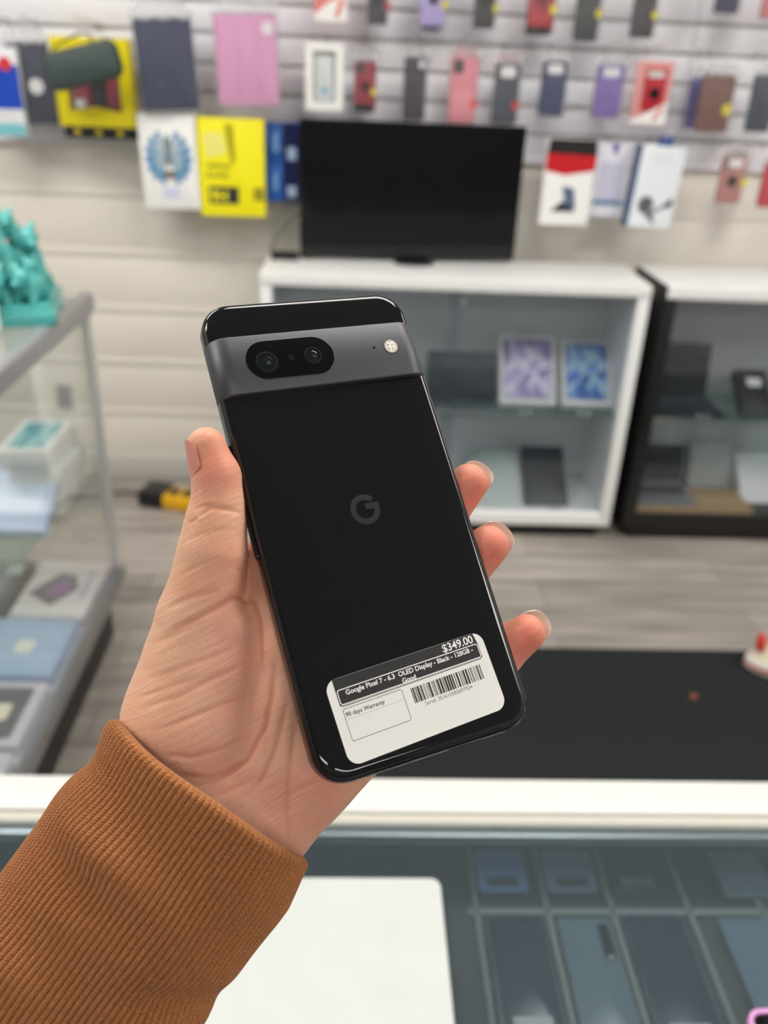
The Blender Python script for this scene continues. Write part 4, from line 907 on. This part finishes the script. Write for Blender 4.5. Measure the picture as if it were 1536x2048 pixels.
# keep the one connected surface that reaches the wrist
lab = np.arange(len(V))
for _ in range(4000):
    m = lab[Q].min(1); new = lab.copy()
    for a in range(4): np.minimum.at(new, Q[:, a], m)
    new = new[new]
    if (new == lab).all(): break
    lab = new
keep = lab == np.bincount(lab).argmax(); remap = np.cumsum(keep)-1
Q = remap[Q[keep[Q[:, 0]]]]; V = V[keep]
V = relax(V, Q, 4, .5)
def normals(V, Q):
    fn = np.cross(V[Q[:, 2]]-V[Q[:, 0]], V[Q[:, 3]]-V[Q[:, 1]]); N = np.zeros_like(V)
    for a in range(4): np.add.at(N, Q[:, a], fn)
    return N/(np.linalg.norm(N, axis=1)[:, None]+1e-9)
N = normals(V, Q)
if (N*(V-V.mean(0))).sum() < 0: Q = Q[:, ::-1]; N = -N
px = V[:, 0]/V[:, 2]*F_PX+CX; py = V[:, 1]/V[:, 2]*F_PX+CY
face = np.clip(-(N*V).sum(1)/np.linalg.norm(V, axis=1)*3, 0, 1)     # only skin turned to the palm side carries palm lines
def linedist(poly):
    D = np.full(len(V), 1e9); A = np.zeros(len(V)); seg = [math.dist(a, b) for a, b in zip(poly[:-1], poly[1:])]; tot = sum(seg); run = 0
    for ((ax_, ay), (bx, by)), sl in zip(zip(poly[:-1], poly[1:]), seg):
        bx_, by_ = bx-ax_, by-ay; t = np.clip(((px-ax_)*bx_+(py-ay)*by_)/(bx_*bx_+by_*by_), 0, 1)
        d = np.hypot(px-ax_-t*bx_, py-ay-t*by_); m = d < D; D[m] = d[m]; A[m] = (run+t[m]*sl)/tot; run += sl
    return D, np.clip(np.minimum(A, 1-A)*4.0, 0, 1)**.7              # distance to the line, and how deep it is there (it runs out at both ends)
CREASES = [  # points in the picture, depth mm, half width px
    ([(396, 1034), (420, 1016), (450, 1018), (487, 1026)], .55, 5), ([(386, 1022), (405, 1012), (436, 1010)], .4, 4), ([(374, 1048), (396, 1036)], .5, 4),
    ([(340, 1262), (390, 1240), (440, 1212), (478, 1190)], .7, 6), ([(300, 1290), (350, 1268), (420, 1240)], .35, 5), ([(330, 1218), (380, 1196), (440, 1180)], .3, 5),
    ([(470, 1140), (488, 1142)], .3, 4), ([(430, 1222), (467, 1197), (482, 1196), (505, 1206), (517, 1240), (522, 1300), (524, 1360)], .8, 5),
    ([(553, 1300), (545, 1390), (531, 1456), (493, 1522), (428, 1563), (396, 1572)], .8, 6),
    ([(577, 1394), (551, 1502), (529, 1552), (490, 1600)], .55, 6), ([(534, 1410), (530, 1530)], .3, 5), ([(592, 1440), (578, 1560), (572, 1690)], .4, 6),
    ([(272, 1420), (360, 1392), (430, 1354), (512, 1318)], .35, 5), ([(300, 1465), (380, 1436), (450, 1408), (520, 1384)], .35, 5), ([(290, 1360), (380, 1330), (470, 1296)], .3, 5),
    ([(320, 1508), (380, 1516), (440, 1500), (500, 1470)], .45, 5), ([(350, 1550), (420, 1556), (480, 1540)], .4, 5), ([(420, 1600), (480, 1572), (520, 1552)], .35, 5),
    ([(345, 1160), (400, 1130), (450, 1112)], .18, 4), ([(375, 1080), (420, 1062), (470, 1056)], .18, 4), ([(262, 1400), (320, 1382), (400, 1352)], .25, 4), ([(560, 1600), (600, 1580), (650, 1560)], .25, 5)]
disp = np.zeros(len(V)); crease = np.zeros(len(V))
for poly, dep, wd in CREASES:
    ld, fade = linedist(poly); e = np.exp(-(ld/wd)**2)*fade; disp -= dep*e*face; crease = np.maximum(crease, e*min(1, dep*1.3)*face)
rs = np.random.RandomState(3)
V = V+N*disp[:, None]
# pigment: warm base with pinker fingertips and pads
base = np.array(lin((232, 186, 156))[:3]); pink = np.array(lin((226, 130, 112))[:3]); ros = np.array(lin((224, 165, 145))[:3])
def blob(x, y, r): return np.exp(-((px-x)**2+(py-y)**2)/r**2)
wp = np.clip(.7*blob(430, 930, 70)+.95*np.maximum.reduce([blob(945, 985, 75), blob(985, 1105, 75), blob(1055, 1285, 80)])+.25*blob(470, 1110, 60), 0, 1)
wr = np.clip(.75*blob(470, 1290, 75)+.6*blob(400, 1540, 120)+.8*blob(560, 1620, 90)+.8*blob(640, 1600, 80)+.6*blob(500, 1420, 110)+.5*blob(450, 1180, 90), 0, 1)
col = base[None]*(1-wr[:, None])+ros[None]*wr[:, None]; col = col*(1-wp[:, None])+pink[None]*wp[:, None]
col = col*(1-crease[:, None]*np.array([.10, .24, .26]))  # crease darkening put into the skin colour, with some redness
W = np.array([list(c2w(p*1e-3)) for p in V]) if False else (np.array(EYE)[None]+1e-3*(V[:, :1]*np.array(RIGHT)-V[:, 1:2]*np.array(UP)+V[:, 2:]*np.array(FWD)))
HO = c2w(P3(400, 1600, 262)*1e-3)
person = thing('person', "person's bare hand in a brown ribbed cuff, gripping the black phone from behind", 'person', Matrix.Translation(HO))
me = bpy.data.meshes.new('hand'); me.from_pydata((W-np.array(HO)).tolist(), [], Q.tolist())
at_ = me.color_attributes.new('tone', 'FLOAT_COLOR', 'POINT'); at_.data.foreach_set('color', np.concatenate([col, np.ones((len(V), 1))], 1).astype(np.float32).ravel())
me.shade_smooth()
def skin():
    m = bpy.data.materials.new('skin'); m.use_nodes = True; nt = m.node_tree; b = nt.nodes['Principled BSDF']
    L = nt.links.new
    at = nt.nodes.new('ShaderNodeAttribute'); at.attribute_name = 'tone'
    b.inputs['Roughness'].default_value = .48; b.inputs['Specular IOR Level'].default_value = .4
    b.inputs['Subsurface Weight'].default_value = .25; b.inputs['Subsurface Radius'].default_value = (1, .4, .25); b.inputs['Subsurface Scale'].default_value = .0022
    tc = nt.nodes.new('ShaderNodeTexCoord')
    def along(v, s):
        d = nt.nodes.new('ShaderNodeVectorMath'); d.operation = 'DOT_PRODUCT'; d.inputs[1].default_value = tuple(v*s); L(tc.outputs['Object'], d.inputs[0]); return d.outputs['Value']
    def stretched(ang, a, c):
        e = RIGHT*math.cos(ang)+UP*math.sin(ang); p = UP*math.cos(ang)-RIGHT*math.sin(ang)
        cm = nt.nodes.new('ShaderNodeCombineXYZ'); L(along(e, a), cm.inputs[0]); L(along(p, c), cm.inputs[1]); L(along(FWD, a), cm.inputs[2])
        n = nt.nodes.new('ShaderNodeTexNoise'); n.inputs['Scale'].default_value = 1; n.inputs['Detail'].default_value = 3; n.inputs['Distortion'].default_value = .4; L(cm.outputs[0], n.inputs['Vector']); return n.outputs['Fac']
    s1 = stretched(rad(27), 70, 620); s2 = stretched(rad(115), 60, 420)
    s3 = stretched(rad(35), 160, 1500)
    n = nt.nodes.new('ShaderNodeTexNoise'); n.inputs['Scale'].default_value = 1400; n.inputs['Detail'].default_value = 2; L(tc.outputs['Object'], n.inputs['Vector'])
    def add(x, y, k):
        q = nt.nodes.new('ShaderNodeMath'); q.operation = 'MULTIPLY_ADD'; q.inputs[1].default_value = k; L(y, q.inputs[0]); L(x, q.inputs[2]); return q.outputs[0]
    hgt = add(add(add(s1, s2, .3), n.outputs['Fac'], .12), s3, .35)
    bp = nt.nodes.new('ShaderNodeBump'); bp.inputs['Strength'].default_value = .48; bp.inputs['Distance'].default_value = .0007
    L(hgt, bp.inputs['Height']); L(bp.outputs['Normal'], b.inputs['Normal'])
    bl = nt.nodes.new('ShaderNodeTexNoise'); bl.inputs['Scale'].default_value = 90; bl.inputs['Detail'].default_value = 3; L(tc.outputs['Object'], bl.inputs['Vector'])
    hs = nt.nodes.new('ShaderNodeMix'); hs.data_type = 'RGBA'; hs.blend_type = 'MULTIPLY'; L(at.outputs['Color'], hs.inputs['A'])
    cr = nt.nodes.new('ShaderNodeValToRGB'); cr.color_ramp.elements[0].position = .3; cr.color_ramp.elements[0].color = (1.0, .86, .82, 1); cr.color_ramp.elements[1].position = .7; cr.color_ramp.elements[1].color = (1, 1, 1, 1)
    L(bl.outputs['Fac'], cr.inputs[0]); L(cr.outputs[0], hs.inputs['B']); hs.inputs['Factor'].default_value = .8
    L(hs.outputs['Result'], b.inputs['Base Color'])
    return m
me.materials.append(skin())
ho = bpy.data.objects.new('hand', me); C.objects.link(ho); ho.parent = person
# nails
def nail(tip, root, rpx, dors, lab, m, w=1.05, ext=1.0, span=62, back=6.5, base_r=None):
    tp = P3(*tip[:3]); rt = P3(*root[:3]); a = (tp-rt)/np.linalg.norm(tp-rt); dv = np.array(dors, float); dv -= a*(dv@a); dv /= np.linalg.norm(dv); sb = np.cross(a, dv)
    r0 = R_(rpx, tip[2])*w; r1 = R_(root[3], root[2])*w; ln = np.linalg.norm(tp-rt); rt_ = None; G = []
    for lift in (0, .35):
        for i in range(13):
            f = i/12; s = -back+(back+r0*.62+ext*3.2)*f; row = []; r = r0+(r1-r0)*min(1, max(0, -s/ln))
            for k in range(15):
                th = rad(-span+2*span*k/14)
                end = s-(abs(k-7)/7)**2.2*(3.0*f**3+ (1-f)**3*-2.0)
                curve = .9*max(0, f-.45)**2*3.0
                p = tp+a*end+(r-lift-curve)*(dv*math.cos(th)*.96+sb*math.sin(th)*1.02)
                row.append(tuple(c2w(p*1e-3)-HO))
            G.append(row)
    b = MB(); b.rings(G[:13], False, False, closed=False); b.rings(G[13:], False, False, closed=False)
    rim = lambda rows: rows[0]+[q[-1] for q in rows[1:-1]]+rows[-1][::-1]+[q[0] for q in rows[-2:0:-1]]
    b.rings([rim(G[:13]), rim(G[13:])], False, False)
    o = obj('fingernail', b, m, person, angle=60); o['label'] = lab; return o
nail_pink = mat('nail_pink', (214, 140, 124), .28, coat=.3)
nail_clear = mat('nail_clear', (228, 214, 200), .25, coat=.3)
for nm, up in (('middle', (.72, -.55, .6)), ('ring', (.72, -.55, .6)), ('pinky', (.75, -.4, .7))):
    c = fingers[nm]; nail(c[-1], c[-2], c[-1][3], up, 'translucent ' + 'nail of the ' + nm + ' finger', nail_clear, ext=1.3)
nail(thumb[0], thumb[1], thumb[0][3], (-.88, .1, -.5), 'pink thumbnail', nail_pink, w=1.15, ext=-.25, span=40, back=7.5)

# ------------------------------------------------------------------ brown ribbed cuff and sleeve
def knit(name, ribs):
    m = bpy.data.materials.new(name); m.use_nodes = True; nt = m.node_tree; b = nt.nodes['Principled BSDF']; L = nt.links.new
    b.inputs['Roughness'].default_value = .85; b.inputs['Specular IOR Level'].default_value = .15; b.inputs['Sheen Weight'].default_value = .25; b.inputs['Sheen Roughness'].default_value = .4
    tc = nt.nodes.new('ShaderNodeTexCoord'); n = nt.nodes.new('ShaderNodeTexNoise'); n.inputs['Scale'].default_value = 2600; n.inputs['Detail'].default_value = 2; L(tc.outputs['Object'], n.inputs['Vector'])
    cr = nt.nodes.new('ShaderNodeValToRGB'); cr.color_ramp.elements[0].position = .3; cr.color_ramp.elements[0].color = lin((138, 87, 51)); cr.color_ramp.elements[1].position = .72; cr.color_ramp.elements[1].color = lin((194, 128, 78))
    L(n.outputs['Fac'], cr.inputs[0]); L(cr.outputs[0], b.inputs['Base Color'])
    uv = nt.nodes.new('ShaderNodeUVMap'); uv.uv_map = 'UVMap'; sp = nt.nodes.new('ShaderNodeSeparateXYZ'); L(uv.outputs[0], sp.inputs[0])
    def f(op, x, y=None):
        q = nt.nodes.new('ShaderNodeMath'); q.operation = op
        if hasattr(x, 'links'): L(x, q.inputs[0])
        else: q.inputs[0].default_value = x
        if y is not None:
            if hasattr(y, 'links'): L(y, q.inputs[1])
            else: q.inputs[1].default_value = y
        return q.outputs[0]
    vrow = f('MULTIPLY', sp.outputs[1], 2*PI/.95); ucol = f('MULTIPLY', sp.outputs[0], 2*PI*2)
    st_ = f('SINE', f('ADD', vrow, f('MULTIPLY', f('ABSOLUTE', f('SINE', f('MULTIPLY', sp.outputs[0], PI*2))), 2.2)))
    h = f('ADD', f('MULTIPLY', st_, .5), f('MULTIPLY', n.outputs['Fac'], 1.2))
    bp = nt.nodes.new('ShaderNodeBump'); bp.inputs['Strength'].default_value = .4; bp.inputs['Distance'].default_value = .0004
    L(h, bp.inputs['Height']); L(bp.outputs['Normal'], b.inputs['Normal'])
    return m
def tube_mesh(name, m, NR, rows, ribs, fn):
    nu = NR; Vv = []; Fq = []; UVs = []
    for i, L_ in enumerate(rows):
        for j in range(nu):
            if nu > ribs: per = nu//ribs; q = -math.cos(PI*(j % per)/per); f_ = (j//per+(q+1)/2)/ribs
            else: q = 0; f_ = j/nu
            Vv.append(fn(L_, arc_angle(f_), q, i))
    for i in range(len(rows)-1):
        for j in range(nu):
            k = (j+1) % nu
            Fq.append((i*nu+j, i*nu+k, (i+1)*nu+k, (i+1)*nu+j))
            u0, u1 = j*ribs/nu, (j+1)*ribs/nu
            UVs += [(u0, rows[i]), (u1, rows[i]), (u1, rows[i+1]), (u0, rows[i+1])]
    me = bpy.data.meshes.new(name); me.from_pydata([tuple(v) for v in Vv], [], Fq)
    uvl = me.uv_layers.new(name='UVMap'); uvl.data.foreach_set('uv', np.array(UVs, np.float32).ravel())
    me.materials.append(m); me.shade_smooth()
    bm = bmesh.new(); bm.from_mesh(me); bmesh.ops.recalc_face_normals(bm, faces=bm.faces); bm.to_mesh(me); bm.free()
    o = bpy.data.objects.new(name, me); C.objects.link(o); o.parent = person; return o
AXD = np.array([-.59, .81]); SID = np.array([.81, .59])
C0 = np.array([426., 1579.]); DEP = 259.0
MM = F_PX/DEP                                                       # px per mm at that depth
ax3 = np.array([AXD[0], AXD[1], -.05]); ax3 /= np.linalg.norm(ax3)
sd3 = np.array([SID[0], SID[1], 0]); dp3 = np.cross(ax3, sd3); dp3 = dp3 if dp3[2] > 0 else -dp3
c03 = P3(C0[0], C0[1], DEP)
NRIB = 106
_th = np.linspace(0, 2*PI, 4001); _arc = np.concatenate([[0], np.cumsum(np.hypot(np.diff(34.2*np.cos(_th)), np.diff(25.5*np.sin(_th))))]); _arc /= _arc[-1]
def arc_angle(f): return float(np.interp(f % 1, _arc, _th))         # equal steps along the oval, so the ribs are evenly wide
def cuff_pt(L_, a, u, i):
    # L_ mm from the rim (negative: turned inside), a angle: cos = across, sin = depth (negative towards the camera)
    ca, sa = math.cos(a), math.sin(a)
    wx, wd = 34.2, 25.5
    inner = L_ < 0
    ll = abs(L_)
    lip = 1.7*math.sqrt(max(0, 1-(1-min(ll, 1.7)/1.7)**2))
    off = lip if not inner else -lip
    q = u; rib = 1.1*math.sqrt(max(0, 1-q*q))*min(1, ll/2.5 + .3)
    if inner: rib *= .5
    fold = (1.2*math.sin(L_/12.5+1.1*ca+.9*sa-.5)*(.45+.55*sa*sa) + .8*math.sin(L_/6.8-2.0*ca+2.3)*(.4+.6*sa*sa))*min(1, max(0, (ll-5)/16)) + 2.4*min(1, ll/15)*max(0, ca)**2
    if not inner and sa < .4:
        fold += -3.2*math.exp(-((ll-41-5*ca)/6.5)**2-((ca+.3)/.42)**2) + 1.8*math.exp(-((ll-30)/6)**2-((ca+.45)/.4)**2)
        fold += -3.0*math.exp(-((ll-53+14*(ca-.6))/5)**2-((ca-.75)/.3)**2) + 1.6*math.exp(-((ll-62)/6)**2-((ca-.6)/.4)**2)
        fold += -1.5*math.exp(-((ll-15)/5)**2)*max(0, -ca)**3 + 1.2*math.exp(-((ll-3)/4)**2)*max(0, -ca)**3 + 1.6*math.exp(-((ll-70)/7)**2-((ca+.5)/.5)**2)
    if inner: fold = 0
    r = off+rib+fold
    X = (wx+r)*ca; Dd = (wd+r)*sa
    wob = .35*math.sin(3*a+1)+.25*math.sin(5*a)
    Lx = ll + 6.2*sa + wob*math.exp(-ll/20)     # the lip leans with the forearm
    p = c03+ax3*Lx+sd3*(X+.0)+dp3*Dd
    return c2w(p*1e-3)-HO
rows = [-16, -10, -5, -3, -2, -1.5, -1.1, -.7, -.35, -.1, 0, .1, .35, .7, 1.1, 1.5, 2, 2.6]+[3.4+.8*k for k in range(128)]
cuff = tube_mesh('cuff', knit('rust_rib_knit', NRIB), NRIB*8, rows, NRIB, cuff_pt); cuff['label'] = 'rust brown ribbed knit cuff'
def sleeve_pt(L_, a, u, i):
    ca, sa = math.cos(a), math.sin(a)
    puff = 5.0*(1-math.exp(-(max(0, L_-86))/5.0)) + 1.5*math.sin(4*a+L_/9)*min(1, (L_-86)/10)
    Lx = L_ + 6.2*sa + 22*max(0, ca) - 2*max(0, -ca)
    p = c03+ax3*Lx+sd3*(34.4+puff)*ca+dp3*(26+puff)*sa
    return c2w(p*1e-3)-HO
sl = tube_mesh('sleeve', knit('rust_jersey', 1), 160, [86, 86.3, 86.8, 87.5, 88.5, 90, 92, 95, 99, 104, 110, 120, 135, 150, 170, 190, 220, 250], 300, sleeve_pt); sl['label'] = 'rust brown sweatshirt sleeve behind the cuff'
